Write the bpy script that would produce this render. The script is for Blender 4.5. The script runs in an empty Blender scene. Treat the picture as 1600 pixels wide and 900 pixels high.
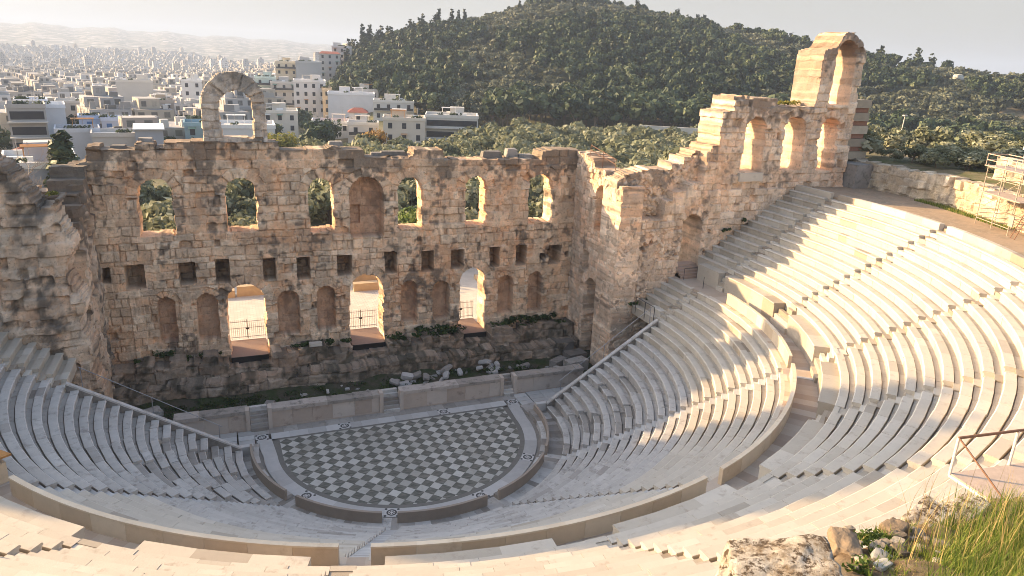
import bpy, math, random
import numpy as np
from mathutils import Matrix, Vector

random.seed(7)
RNG = np.random.default_rng(7)
R = math.radians
PI = math.pi
COL = bpy.context.scene.collection
SCN = bpy.context.scene

# ------------------------------------------------------------------ camera (surveyed from the photograph)
CAM = np.array([-10.4849, -44.4948, 25.6808])
YAW, PITCH, ROLL, FPX = 0.3896, 0.3074, 0.0423, 1120.08
def cam_axes():
    cy, sy, cp, sp = math.cos(YAW), math.sin(YAW), math.cos(PITCH), math.sin(PITCH)
    f = np.array([sy*cp, cy*cp, -sp]); r = np.array([cy, -sy, 0.0]); u = np.cross(r, f)
    c, s = math.cos(ROLL), math.sin(ROLL)
    return f, c*r+s*u, c*u-s*r
CF, CR, CU = cam_axes()
def sight(u, v):                       # direction of a sight line (survey helper)
    return CF + CR*(u-800)/FPX - CU*(v-450)/FPX
def on_plane(u, v, axis, val):
    d = sight(u, v); t = (val-CAM[axis])/d[axis]; return CAM+t*d
def at_distance(u, v, D):
    d = sight(u, v); t = D/math.hypot(d[0], d[1]); return CAM+t*d

# ------------------------------------------------------------------ numpy noise
def _hash(ix, iy, iz, seed):
    h = (ix.astype(np.int64)*374761393 + iy.astype(np.int64)*668265263 + iz.astype(np.int64)*2147483647 + seed*974711) & 0xffffffff
    h = ((h ^ (h >> 13))*1274126177) & 0xffffffff
    h = (h ^ (h >> 16)) & 0xffffffff
    h = (h*2246822519) & 0xffffffff
    return ((h ^ (h >> 15)) & 0xffffff)/float(0xffffff)
def hash1(i, seed=0):
    i = np.asarray(i)
    return _hash(i, i*0+17, i*0+3, seed)
def hash2(i, j, seed=0):
    i = np.asarray(i); j = np.asarray(j)
    return _hash(i, j, i*0+5, seed)
def vnoise(p, seed=0):
    p = np.asarray(p, float); i = np.floor(p).astype(np.int64); f = p-i; f = f*f*(3-2*f)
    out = 0
    for a in (0, 1):
        wa = f[..., 0] if a else 1-f[..., 0]
        for b in (0, 1):
            wb = f[..., 1] if b else 1-f[..., 1]
            for c in (0, 1):
                wc = f[..., 2] if c else 1-f[..., 2]
                out = out + wa*wb*wc*_hash(i[..., 0]+a, i[..., 1]+b, i[..., 2]+c, seed)
    return out
def fbm(p, seed=0, octaves=4):
    p = np.asarray(p, float); a, s, t = 0.5, 0.0, 0.0
    for k in range(octaves):
        s = s + a*vnoise(p, seed+k*13); t += a; a *= .5; p = p*2.03+11.7
    return s/t
def sstep(a, b, x):
    t = np.clip((np.asarray(x, float)-a)/(b-a), 0, 1); return t*t*(3-2*t)

# ------------------------------------------------------------------ objects
def tag(o, label=None, cat=None, group=None, kind=None):
    if label: o['label'] = label
    if cat: o['category'] = cat
    if group: o['group'] = group
    if kind: o['kind'] = kind
    return o
def thing(name, label, cat, loc=(0, 0, 0), rz=0.0, group=None):
    o = bpy.data.objects.new(name, None); COL.objects.link(o)
    o.location = loc; o.rotation_euler = (0, 0, rz); o.empty_display_size = .2
    return tag(o, label, cat, group)
def link(name, me, parent=None):
    o = bpy.data.objects.new(name, me); COL.objects.link(o)
    if parent is not None: o.parent = parent
    return o
def mesh_np(name, verts, loops, counts, mats, parent=None, face_attr=None, vert_col=None, midx=None, smooth=False, uv=None):
    verts = np.asarray(verts, np.float32); loops = np.asarray(loops, np.int32); counts = np.asarray(counts, np.int32)
    me = bpy.data.meshes.new(name)
    me.vertices.add(len(verts)); me.vertices.foreach_set('co', verts.ravel())
    me.loops.add(len(loops)); me.loops.foreach_set('vertex_index', loops)
    me.polygons.add(len(counts))
    starts = np.concatenate([[0], np.cumsum(counts)[:-1]]).astype(np.int32)
    me.polygons.foreach_set('loop_start', starts); me.polygons.foreach_set('loop_total', counts)
    if not isinstance(mats, (list, tuple)): mats = [mats]
    for m in mats: me.materials.append(m)
    if midx is not None: me.polygons.foreach_set('material_index', np.asarray(midx, np.int32))
    me.polygons.foreach_set('use_smooth', np.full(len(counts), bool(smooth)))
    if face_attr is not None:
        a = me.attributes.new('tint', 'FLOAT', 'FACE'); a.data.foreach_set('value', np.asarray(face_attr, np.float32))
    if vert_col is not None:
        a = me.attributes.new('Col', 'FLOAT_COLOR', 'POINT')
        c = np.ones((len(verts), 4), np.float32); c[:, :3] = vert_col; a.data.foreach_set('color', c.ravel())
    if uv is not None:
        l = me.uv_layers.new(name='UVMap'); l.data.foreach_set('uv', np.asarray(uv, np.float32).ravel())
    me.update(calc_edges=True)
    return link(name, me, parent)

class MB:
    """collects simple solids and links them as ONE mesh object"""
    def __init__(s): s.v = []; s.f = []; s.t = []; s.m = []
    def add(s, verts, faces, tint=.5, m=0):
        o = len(s.v); s.v += [tuple(map(float, q)) for q in verts]
        for f in faces: s.f.append([o+i for i in f]); s.t.append(tint); s.m.append(m)
        return s
    def hexa(s, p, tint=.5, m=0):      # 8 points: bottom loop then top loop
        return s.add(p, [(3, 2, 1, 0), (4, 5, 6, 7), (0, 1, 5, 4), (1, 2, 6, 5), (2, 3, 7, 6), (3, 0, 4, 7)], tint, m)
    def box(s, x0, x1, y0, y1, z0, z1, tint=.5, m=0):
        return s.hexa([(x0, y0, z0), (x1, y0, z0), (x1, y1, z0), (x0, y1, z0), (x0, y0, z1), (x1, y0, z1), (x1, y1, z1), (x0, y1, z1)], tint, m)
    def obox(s, c, ax, ay, sx, sy, z0, z1, tint=.5, m=0):   # oriented box, ax/ay unit 2D dirs, half sizes
        c = np.array(c[:2]); ax = np.array(ax); ay = np.array(ay); P = []
        for z in (z0, z1):
            for a, b in ((-1, -1), (1, -1), (1, 1), (-1, 1)):
                q = c+ax*sx*a+ay*sy*b; P.append((q[0], q[1], z))
        return s.hexa(P, tint, m)
    def prism(s, poly, dirv, tint=.5, m=0):                 # poly of 3D points swept by dirv
        n = len(poly); d = np.array(dirv); P = [tuple(q) for q in poly]+[tuple(np.array(q)+d) for q in poly]
        F = [tuple(range(n-1, -1, -1)), tuple(range(n, 2*n))]+[(i, (i+1) % n, n+(i+1) % n, n+i) for i in range(n)]
        return s.add(P, F, tint, m)
    def tube(s, pts, r, n=7, tint=.5, m=0, r2=None):
        pts = [np.array(q, float) for q in pts]; rings = []
        for i, q in enumerate(pts):
            t = pts[min(i+1, len(pts)-1)]-pts[max(i-1, 0)]; t = t/(np.linalg.norm(t)+1e-9)
            a = np.cross(t, (0, 0, 1) if abs(t[2]) < .9 else (1, 0, 0)); a /= np.linalg.norm(a); b = np.cross(t, a)
            rr = r if r2 is None else r+(r2-r)*i/max(1, len(pts)-1)
            rings.append([q+rr*(math.cos(2*PI*k/n)*a+math.sin(2*PI*k/n)*b) for k in range(n)])
        V = [w for g in rings for w in g]; F = []
        for i in range(len(rings)-1):
            for k in range(n):
                F.append((i*n+k, i*n+(k+1) % n, (i+1)*n+(k+1) % n, (i+1)*n+k))
        F.append(tuple(range(n))[::-1]); F.append(tuple((len(rings)-1)*n+k for k in range(n)))
        return s.add(V, F, tint, m)
    def build(s, name, mats, parent=None, smooth=False):
        loops = [i for f in s.f for i in f]; counts = [len(f) for f in s.f]
        return mesh_np(name, s.v, loops, counts, mats, parent, face_attr=s.t, midx=s.m, smooth=smooth)

# ------------------------------------------------------------------ materials
class NT:
    def __init__(s, name):
        s.mat = bpy.data.materials.new(name); s.mat.use_nodes = True; s.t = s.mat.node_tree; s.t.nodes.clear()
        s.out = s.n('ShaderNodeOutputMaterial'); s.b = s.n('ShaderNodeBsdfPrincipled')
        s.l(s.b.outputs[0], s.out.inputs[0]); s.b.inputs['Specular IOR Level'].default_value = .25
    def n(s, t, **kw):
        x = s.t.nodes.new(t)
        for k, v in kw.items(): setattr(x, k, v)
        return x
    def l(s, a, b): s.t.links.new(a, b)
    def coord(s, which='Object'): return s.n('ShaderNodeTexCoord').outputs[which]
    def noise(s, vec, scale, detail=5, rough=.6, out='Fac'):
        x = s.n('ShaderNodeTexNoise'); x.inputs['Scale'].default_value = scale; x.inputs['Detail'].default_value = detail
        x.inputs['Roughness'].default_value = rough; s.l(vec, x.inputs['Vector']); return x.outputs[out]
    def ramp(s, fac, stops):
        x = s.n('ShaderNodeValToRGB'); e = x.color_ramp.elements
        while len(e) < len(stops): e.new(.5)
        for k, (p, c) in enumerate(stops):
            e[k].position = p; e[k].color = (c[0], c[1], c[2], 1) if hasattr(c, '__len__') else (c, c, c, 1)
        s.l(fac, x.inputs[0]); return x.outputs[0]
    def mix(s, fac, a, b, mode='MIX'):
        x = s.n('ShaderNodeMix', data_type='RGBA', blend_type=mode)
        for i, q in ((0, fac), (6, a), (7, b)):
            if isinstance(q, (int, float)): x.inputs[i].default_value = q
            elif isinstance(q, tuple): x.inputs[i].default_value = (q[0], q[1], q[2], 1)
            else: s.l(q, x.inputs[i])
        return x.outputs[2]
    def math(s, op, a, b=0.0, c=None):
        x = s.n('ShaderNodeMath', operation=op)
        for i, q in enumerate((a, b) if c is None else (a, b, c)):
            if isinstance(q, (int, float)): x.inputs[i].default_value = q
            else: s.l(q, x.inputs[i])
        return x.outputs[0]
    def attr(s, name): return s.n('ShaderNodeAttribute', attribute_name=name)
    def bump(s, h, strength=.4, dist=.05):
        x = s.n('ShaderNodeBump'); x.inputs['Strength'].default_value = strength; x.inputs['Distance'].default_value = dist
        s.l(h, x.inputs['Height']); s.l(x.outputs[0], s.b.inputs['Normal'])
    def color(s, c):
        if isinstance(c, tuple): s.b.inputs['Base Color'].default_value = (c[0], c[1], c[2], 1)
        else: s.l(c, s.b.inputs['Base Color'])
    def rough(s, r): s.b.inputs['Roughness'].default_value = r

def m_plain(name, c, rough=.7, metal=0.0, var=.25, scale=3.0):
    t = NT(name); co = t.coord(); f = t.noise(co, scale)
    d = tuple(x*(1-var) for x in c); e = tuple(min(1, x*(1+var*.6)) for x in c)
    t.color(t.mix(f, d, e)); t.rough(rough); t.b.inputs['Metallic'].default_value = metal
    return t.mat
def m_tinted(name, stops, noise_scale=2.0, amt=.25, rough=.75, bump=.25, bscale=18, dirt=None):
    t = NT(name); co = t.coord(); a = t.attr('tint').outputs['Fac']
    base = t.ramp(a, stops)
    f = t.noise(co, noise_scale, 6, .65)
    col = t.mix(t.math('MULTIPLY', t.math('SUBTRACT', 1.0, f), amt), base, (.08, .075, .07))
    if dirt:
        g = t.ramp(t.noise(co, dirt[1], 7, .7), [(dirt[2], 0), (min(1, dirt[2]+.14), 1)])
        col = t.mix(t.math('MULTIPLY', g, dirt[3]), col, dirt[0])
    t.color(col); t.rough(rough)
    t.bump(t.noise(co, bscale, 6, .7), bump, .03)
    return t.mat
def m_masonry():
    t = NT('weathered_limestone'); co = t.coord(); a = t.attr('Col').outputs['Color']
    f = t.noise(co, 1.7, 8, .7); g = t.noise(co, 9, 6, .7)
    col = t.mix(t.ramp(f, [(.3, 0), (.72, 1)]), a, t.mix(1.0, a, (1.18, 1.1, 1.0), 'MULTIPLY'))
    col = t.mix(t.ramp(g, [(.52, 0), (.75, .55)]), col, t.mix(1.0, col, (.5, .44, .38), 'MULTIPLY'))
    pits = t.ramp(t.noise(co, 5.5, 8, .78), [(.55, 0), (.66, .8)])
    col = t.mix(pits, col, (.13, .115, .10))
    t.color(col); t.rough(.9)
    t.bump(t.mix(.5, t.noise(co, 7, 8, .75), t.noise(co, 26, 4, .7)), .75, .12)
    return t.mat
MASON = m_masonry()
MARBLE = m_tinted('pale_marble_seats', [(0, (.28, .225, .17)), (.3, (.43, .375, .30)), (.65, (.545, .485, .40)), (1, (.63, .58, .50))], 1.6, .26, .6, .25, 14, dirt=((.26, .20, .15), 1.9, .56, .5))
MARBLE_OLD = m_tinted('worn_grey_marble_seats', [(0, (.26, .225, .19)), (.35, (.42, .385, .345)), (.7, (.54, .505, .46)), (1, (.64, .61, .57))], 2.2, .40, .7, .4, 9, dirt=((.16, .14, .12), 1.7, .53, .55))
PARAPET = m_tinted('smooth_cream_marble', [(0, (.64, .49, .33)), (.5, (.72, .57, .40)), (1, (.79, .66, .49))], 1.2, .35, .55, .15, 10, dirt=((.36, .25, .15), .9, .56, .4))
PAVE_WHITE = m_tinted('white_marble_paving', [(0, (.42, .40, .375)), (1, (.60, .58, .55))], 2.0, .35, .5, .1, 14)
PINKSTONE = m_tinted('pinkish_marble_stage_front', [(0, (.42, .335, .27)), (.5, (.52, .43, .355)), (1, (.60, .53, .465))], 1.4, .35, .7, .25, 10, dirt=((.17, .13, .11), 1.1, .56, .6))
GREYSTONE = m_tinted('grey_weathered_stone', [(0, (.17, .15, .13)), (.5, (.33, .30, .27)), (1, (.52, .49, .45))], 2.5, .5, .85, .6, 6, dirt=((.10, .10, .08), 2.0, .5, .6))
METAL_GREY = m_plain('grey_painted_steel', (.33, .33, .34), .5, .4, .2)
METAL_DARK = m_plain('dark_steel', (.06, .06, .065), .5, .5, .2)
METAL_WHITE = m_plain('weathered_white_paint', (.66, .60, .53), .55, 0, .2)
RUST = m_plain('rusty_steel', (.24, .13, .08), .8, .2, .5, 9)
WOOD = m_plain('orange_brown_wood', (.42, .20, .06), .6, 0, .4, 6)
DECKWOOD = m_plain('faded_plywood', (.42, .33, .27), .75, 0, .3, 5)
DECK_BROWN = m_plain('brown_deck_boards', (.22, .15, .115), .7, 0, .25, 5)
BLACK = m_plain('black_fabric', (.025, .022, .02), .8, 0, .2)
# ------------------------------------------------------------------ camera, sun, sky
cam = bpy.data.cameras.new('camera'); camo = bpy.data.objects.new('camera', cam); COL.objects.link(camo)
cam.sensor_width = 36; cam.lens = FPX/1600*36; cam.clip_start = .1; cam.clip_end = 20000
M = Matrix.Identity(4)
for i in range(3):
    M[i][0] = CR[i]; M[i][1] = CU[i]; M[i][2] = -CF[i]; M[i][3] = CAM[i]
camo.matrix_world = M
SCN.camera = camo

SUN_AZ, SUN_EL = R(-53.0), R(19.5)              # azimuth from +Y, towards +X positive
sd = Vector((math.sin(SUN_AZ)*math.cos(SUN_EL), math.cos(SUN_AZ)*math.cos(SUN_EL), math.sin(SUN_EL)))
sun = bpy.data.lights.new('sun', 'SUN'); sun.energy = 5.0; sun.angle = R(.6); sun.color = (1.0, .69, .36)
suno = bpy.data.objects.new('sun', sun); COL.objects.link(suno)
suno.rotation_euler = (-sd).to_track_quat('-Z', 'Y').to_euler()
w = bpy.data.worlds.new('World'); SCN.world = w; w.use_nodes = True
nt = w.node_tree; nt.nodes.clear()
sky = nt.nodes.new('ShaderNodeTexSky'); sky.sky_type = 'NISHITA'; sky.sun_disc = False
sky.sun_elevation = SUN_EL; sky.sun_rotation = SUN_AZ
sky.altitude = 100; sky.air_density = 1.0; sky.dust_density = 3.0; sky.ozone_density = 1.0
bg = nt.nodes.new('ShaderNodeBackground'); bg.inputs[1].default_value = .15
wo = nt.nodes.new('ShaderNodeOutputWorld')
# milky, greyer air low over the horizon
tc = nt.nodes.new('ShaderNodeTexCoord'); sx = nt.nodes.new('ShaderNodeSeparateXYZ'); nt.links.new(tc.outputs['Generated'], sx.inputs[0])
mr = nt.nodes.new('ShaderNodeMapRange'); mr.interpolation_type = 'SMOOTHSTEP'; mr.inputs[1].default_value = .10; mr.inputs[2].default_value = .42; nt.links.new(sx.outputs[2], mr.inputs[0])
hs = nt.nodes.new('ShaderNodeHueSaturation'); hs.inputs['Saturation'].default_value = .42; hs.inputs['Value'].default_value = .40; nt.links.new(sky.outputs[0], hs.inputs['Color'])
mk = nt.nodes.new('ShaderNodeMix'); mk.data_type = 'RGBA'; mk.inputs[0].default_value = .62; mk.inputs[7].default_value = (1.86, 1.78, 1.63, 1); nt.links.new(hs.outputs[0], mk.inputs[6])
hu = nt.nodes.new('ShaderNodeHueSaturation'); hu.inputs['Saturation'].default_value = .8; hu.inputs['Value'].default_value = 1.08; nt.links.new(sky.outputs[0], hu.inputs['Color'])
mw = nt.nodes.new('ShaderNodeMix'); mw.data_type = 'RGBA'; nt.links.new(mr.outputs[0], mw.inputs[0]); nt.links.new(mk.outputs[2], mw.inputs[6]); nt.links.new(hu.outputs[0], mw.inputs[7])
nt.links.new(mw.outputs[2], bg.inputs[0]); nt.links.new(bg.outputs[0], wo.inputs[0])
vs = SCN.view_settings; vs.view_transform = 'Standard'; vs.look = 'None'; vs.exposure = 1.43; vs.gamma = 1.0; vs.use_curve_mapping = False
try:
    SCN.cycles.use_denoising = True; SCN.cycles.filter_width = .95; SCN.cycles.max_bounces = 8; SCN.cycles.diffuse_bounces = 4; SCN.cycles.volume_bounces = 1
except Exception: pass

# ------------------------------------------------------------------ ground
RID_AZ = np.array([7.24, 8.19, 9.14, 10.08, 11.96, 14.32, 16.69, 19.07, 21.44, 22.85, 24.74, 28.06, 30.9, 33.26, 35.6, 40.13, 42.78, 46.39, 48.6, 50.54, 52.41, 54.57, 55.96, 58.67, 66, 75])
RID_EL = np.array([-.0289, -.014, -.0007, .0078, .0203, .0339, .0452, .0548, .0659, .0731, .079, .0763, .0709, .0621, .0548, .0426, .0342, .0236, .0198, .0174, .0151, .0124, .0107, .0022, -.01, -.03])
def ground_z(x, y):
    x = np.asarray(x, float); y = np.asarray(y, float)
    d = np.hypot(x-CAM[0], y-CAM[1]); az = np.degrees(np.arctan2(x-CAM[0], y-CAM[1]))
    z = 2.15 - sstep(110, 420, d)*9*sstep(14, 2, az) - sstep(300, 1300, d)*16*sstep(8, -2, az)
    # plateau beside the right-hand end of the seats
    wr = sstep(40, 46, x)*(1-sstep(10, 58, y))*(1-.5*sstep(60, 130, x))
    z = z + wr*16.2
    # wooded hill (ridge heights surveyed by bearing)
    el = np.interp(az, RID_AZ, RID_EL, left=-.2, right=-.2)
    D = 470-60*sstep(25, 55, az)
    top = np.maximum(CAM[2]+D*el-6.0, -20)
    s = (d-250)/(D-250)
    prof = np.where(s < 1, sstep(-.15, 1.05, s)*.55+np.clip(s, 0, 1)*.45, 1-sstep(1, 2.2, s))
    hill = np.where((az > 4) & (az < 80), np.clip(top-z, 0, None)*np.clip(prof, 0, 1), 0)
    hill = hill*sstep(6.5, 9.5, az)
    z = z + hill
    far = sstep(1500, 4300, d)
    ridge = np.interp(az, [-40, -12.2, -4, 3, 8, 14, 60], [104, 108, 100, 82, 52, 20, 0])
    z = z + far*(ridge*(1+.05*np.sin(az*1.7)+.03*np.sin(az*4.1+1))+14)
    return z
def build_ground():
    az = np.radians(np.concatenate([np.arange(-180, -40, 6), np.arange(-40, 75, .4), np.arange(75, 180, 6)]))
    rad = np.concatenate([np.linspace(9, 300, 120), np.linspace(305, 900, 90), np.geomspace(920, 5200, 60)])
    A, D = np.meshgrid(az, rad, indexing='ij'); X = CAM[0]+D*np.sin(A); Y = CAM[1]+D*np.cos(A)
    Z = ground_z(X, Y)
    RC = np.hypot(X-.2, Y+.44)
    inside = (RC < 41) & (Y < 15.5)
    back = (RC >= 41) & (sstep(6, -14, Y)*sstep(-30, -42, X) + sstep(-20, -30, Y) > .02)
    Z = np.where(back, 2.15+15.8*np.clip(sstep(6, -14, Y)*sstep(-30, -42, X)+sstep(-20, -30, Y), 0, 1), Z)
    Z = np.where(inside, -1.2, Z)
    Z = Z + (fbm(np.stack([X*.08, Y*.08, X*0], -1), 3)-.5)*np.where(inside, 0, np.clip((D-90)/120, 0, 1.4))
    na, nr = len(az), len(rad); idx = np.arange(na*nr).reshape(na, nr); nxt = np.roll(idx, -1, 0)
    q = np.stack([idx[:, :-1], nxt[:, :-1], nxt[:, 1:], idx[:, 1:]], -1).reshape(-1, 4)[:, ::-1]
    t = NT('dry_ground'); co = t.coord()
    f = t.noise(co, .03, 8, .6); g = t.noise(co, .5, 6, .7)
    c = t.mix(t.ramp(f, [(.4, 0), (.6, 1)]), (.10, .10, .045), (.23, .18, .12))
    c = t.mix(t.ramp(g, [(.4, 0), (.7, 1)]), c, (.07, .075, .03))
    # far urban slopes: speckle of pale houses and dark gardens
    geo = t.n('ShaderNodeNewGeometry'); sep = t.n('ShaderNodeSeparateXYZ'); t.l(geo.outputs['Position'], sep.inputs[0])
    hillm = t.math('GREATER_THAN', sep.outputs[2], 9.0); hillm = t.math('MULTIPLY', hillm, t.math('GREATER_THAN', sep.outputs[1], 150.0))
    c = t.mix(hillm, c, t.mix(f, (.022, .03, .014), (.05, .06, .03)))
    farm = t.ramp(t.math('DIVIDE', sep.outputs[1], 3000.0), [(.16, 0), (.3, 1)])
    vor = t.n('ShaderNodeTexVoronoi'); vor.inputs['Scale'].default_value = .05; t.l(co, vor.inputs['Vector'])
    sp = t.ramp(vor.outputs['Color'], [(0, (.08, .09, .07)), (.5, (.12, .12, .10)), (.8, (.32, .30, .27)), (1, (.55, .53, .5))])
    t.color(t.mix(farm, c, sp)); t.rough(.95)
    o = mesh_np('ground', np.stack([X, Y, Z], -1).reshape(-1, 3), q.ravel(), np.full(len(q), 4), t.mat, smooth=True)
    tag(o, kind='structure')
build_ground()

# haze: one closed box of thin air round the camera and everything in it
def build_haze():
    m = bpy.data.materials.new('pale_haze'); m.use_nodes = True; t = m.node_tree; t.nodes.clear()
    out = t.nodes.new('ShaderNodeOutputMaterial'); v = t.nodes.new('ShaderNodeVolumePrincipled')
    v.inputs['Color'].default_value = (.47, .57, .75, 1); v.inputs['Density'].default_value = HAZE
    v.inputs['Anisotropy'].default_value = .12
    t.links.new(v.outputs[0], out.inputs['Volume'])
    b = MB().box(-5400, 5400, -5400, 5400, -24, 150)
    o = b.build('haze', m); tag(o, 'pale daylight haze lying over the city and the hill', 'haze', kind='stuff')
HAZE = 2.9e-4
build_haze()
# ------------------------------------------------------------------ orchestra
CX, CY = .203, -.443                            # centre of the seat circles
def arc_pts(r, a0, a1, n, cx=0, cy=0):
    return [(cx+r*math.cos(R(a0+(a1-a0)*i/n)), cy+r*math.sin(R(a0+(a1-a0)*i/n))) for i in range(n+1)]
def ring_solid(mb, r0, r1, z0, z1, a0, a1, n, cx=0, cy=0, tint=None):
    for i in range(n):
        A = a0+(a1-a0)*i/n; B = a0+(a1-a0)*(i+1)/n; P = []
        for z in (z0, z1):
            for r, a in ((r0, A), (r1, A), (r1, B), (r0, B)):
                P.append((cx+r*math.cos(R(a)), cy+r*math.sin(R(a)), z))
        mb.hexa(P, tint if tint is not None else random.random())
def horseshoe(r, ytop, flare, n=60):
    """outline of the orchestra: half circle, then nearly straight sides up to ytop"""
    pts = [(r+flare, ytop)]+[(r*math.cos(R(-a)), r*math.sin(R(-a))) for a in np.linspace(0, 180, n)]+[(-r-flare, ytop)]
    return pts
def flat_ngon(name, pts, z, mat, parent=None, th=.3):
    mb = MB(); n = len(pts)
    V = [(x, y, z) for x, y in pts]+[(x, y, z-th) for x, y in pts]
    mb.add(V, [tuple(range(n))[::-1]]+[(i, (i+1) % n, n+(i+1) % n, n+i) for i in range(n)])
    return mb.build(name, mat, parent)
def flat_band(name, outer, inner, z, mat, parent, th=.25, blocks=2):
    mb = MB(); n = len(outer); t = .5
    for i in range(n-1):
        if i % blocks == 0: t = random.random()
        a, b, c, d = outer[i], outer[i+1], inner[i+1], inner[i]
        mb.hexa([(a[0], a[1], z-th), (b[0], b[1], z-th), (c[0], c[1], z-th), (d[0], d[1], z-th),
                 (a[0], a[1], z), (b[0], b[1], z), (c[0], c[1], z), (d[0], d[1], z)], t)
    return mb.build(name, mat, parent)
def checker_mat():
    t = NT('checkered_marble_floor'); co = t.coord(); sep = t.n('ShaderNodeSeparateXYZ'); t.l(co, sep.inputs[0])
    D, x0, ye = .876, .036, 2.105
    x = t.math('SUBTRACT', sep.outputs[0], x0); y = t.math('SUBTRACT', sep.outputs[1], ye)
    u = t.math('DIVIDE', t.math('ADD', x, y), D); v = t.math('DIVIDE', t.math('SUBTRACT', x, y), D)
    fu = t.math('FLOOR', u); fv = t.math('FLOOR', v)
    par = t.math('PINGPONG', t.math('ADD', fu, fv), 1.0)
    cb = t.n('ShaderNodeCombineXYZ'); t.l(fu, cb.inputs[0]); t.l(fv, cb.inputs[1])
    wn = t.n('ShaderNodeTexWhiteNoise', noise_dimensions='3D'); t.l(cb.outputs[0], wn.inputs['Vector']); rnd = wn.outputs['Value']
    # dark tiles are striped along one diagonal, each tile a little different
    mp = t.n('ShaderNodeMapping'); mp.inputs['Rotation'].default_value = (0, 0, R(28)); mp.inputs['Scale'].default_value = (1.2, 9, 1); t.l(co, mp.inputs[0])
    off = t.n('ShaderNodeVectorMath', operation='ADD'); t.l(mp.outputs[0], off.inputs[0]); t.l(wn.outputs['Color'], off.inputs[1])
    stripe = t.noise(off.outputs[0], 1.6, 4, .6)
    dark = t.mix(t.ramp(stripe, [(.35, 0), (.65, 1)]), (.06, .06, .05), (.23, .22, .185))
    dark = t.mix(t.math('MULTIPLY', rnd, .5), dark, (.10, .10, .085))
    lite = t.mix(rnd, (.34, .325, .285), (.52, .50, .45))
    lite = t.mix(t.ramp(t.noise(co, 3, 6, .7), [(.5, 0), (.75, .5)]), lite, (.25, .23, .20))
    c = t.mix(par, lite, dark)
    fr = lambda q: t.math('ABSOLUTE', t.math('SUBTRACT', t.math('FRACT', q), .5))
    edge = t.math('GREATER_THAN', t.math('MAXIMUM', fr(u), fr(v)), .482)
    c = t.mix(t.math('MULTIPLY', edge, .55), c, (.10, .09, .08))
    c = t.mix(t.ramp(t.noise(co, .35, 5, .6), [(.5, 0), (.8, .45)]), c, (.2, .18, .14))
    t.color(c); t.rough(.55); return t.mat
orch = flat_ngon('orchestra_floor', horseshoe(8.22, 2.1, .05), 0.0, checker_mat()); tag(orch, kind='structure')
DARKBAND = m_plain('dark_grey_marble', (.17, .16, .14), .6, 0, .3, 3)
flat_band('dark_border', horseshoe(8.56, 2.32, .2), horseshoe(8.22, 2.1, .05), .004, DARKBAND, orch)
mbd = MB().box(-8.76, 8.76, 2.1, 2.32, -.25, .004); mbd.build('dark_border', DARKBAND, orch)
flat_band('white_border', horseshoe(9.42, 3.12, .42), horseshoe(8.56, 2.32, .2), .012, PAVE_WHITE, orch, blocks=4)
mbw = MB()
for i in range(14):
    x0 = -8.76+i*17.52/14; mbw.box(x0, x0+17.52/14-.01, 2.32, 3.12, -.25, .012, random.random())
mbw.build('white_border', PAVE_WHITE, orch)
# rosette slabs let into the white border
INLAY = m_plain('dark_inlay_marble', (.075, .07, .065), .6, 0, .3, 4)
def rosette(x, y, rot):
    s = MB(); c, q = math.cos(rot), math.sin(rot)
    s.obox((x, y), (c, q), (-q, c), .43, .40, -.2, .018, .9)
    o = s.build('rosette_slab', PAVE_WHITE, orch)
    b = MB(); f = lambda a, r: (x+r*math.cos(a+rot), y+r*math.sin(a+rot), .0225)
    n = 24
    for k in range(n):                                   # dark ring
        a, e = 2*PI*k/n, 2*PI*(k+1)/n
        b.add([f(a, .21), f(e, .21), f(e, .31), f(a, .31)], [(3, 2, 1, 0)])
    for k in range(6):                                   # six petals and a heart
        a = 2*PI*k/6
        b.add([f(a, .06), f(a-.33, .14), f(a, .215), f(a+.33, .14)], [(0, 1, 2, 3)])
    for sx in (-1, 1):
        for sy in (-1, 1):
            p = np.array([x+c*sx*.36-q*sy*.33, y+q*sx*.36+c*sy*.33])
            b.add([(p[0]+.09*math.cos(2*PI*k/8), p[1]+.09*math.sin(2*PI*k/8), .0225) for k in range(8)], [tuple(range(8))])
    b.build('rosette_inlay', INLAY, o)
for a in (-36, -72, -108, -144): rosette(9*math.cos(R(a)), 9*math.sin(R(a)), R(a+90))
for x in (-9.38, -3.71, 3.71, 9.38): rosette(x, 2.725, 0)
# paving round the orchestra: gutter and passage
pf = MB()
for i in range(72):
    a0, a1 = -188+i*196/72, -188+(i+1)*196/72
    ring_solid(pf, 9.40, 9.72, -.3, -.06, a0, a1, 1, tint=.1)
pf2 = pf.build('drain_channel', MARBLE_OLD); tag(pf2, kind='structure')
pw = MB(); ring_solid(pw, 9.72, 11.9, -.3, .16, -190, 10, 80); pwo = pw.build('passage_paving', MARBLE_OLD); tag(pwo, kind='structure')
side = MB()
for s in (-1, 1):
    for i in range(6):
        side.box(min(s*9.86, s*10.9)-(.0 if s > 0 else 0), max(s*9.86, s*10.9), 0+i*.66, .62+i*.66, -.3, .015+.01*random.random(), random.random())
    for i in range(7):
        for j in range(5):
            side.box(min(s*(11+i*1.15), s*(12.12+i*1.15)), max(s*(11+i*1.15), s*(12.12+i*1.15)), .75+j*.66, 1.38+j*.66, -.3, .02+.012*random.random(), random.random())
tag(side.build('side_entrance_paving', PAVE_WHITE), kind='structure')
gut = MB()
for i in range(20): gut.box(-9.86+i*.986, -9.86+(i+1)*.986-.01, 3.12, 4.05, -.3, -.004, .1+.3*random.random())
tag(gut.build('stage_foot_paving', MARBLE_OLD), kind='structure')

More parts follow.
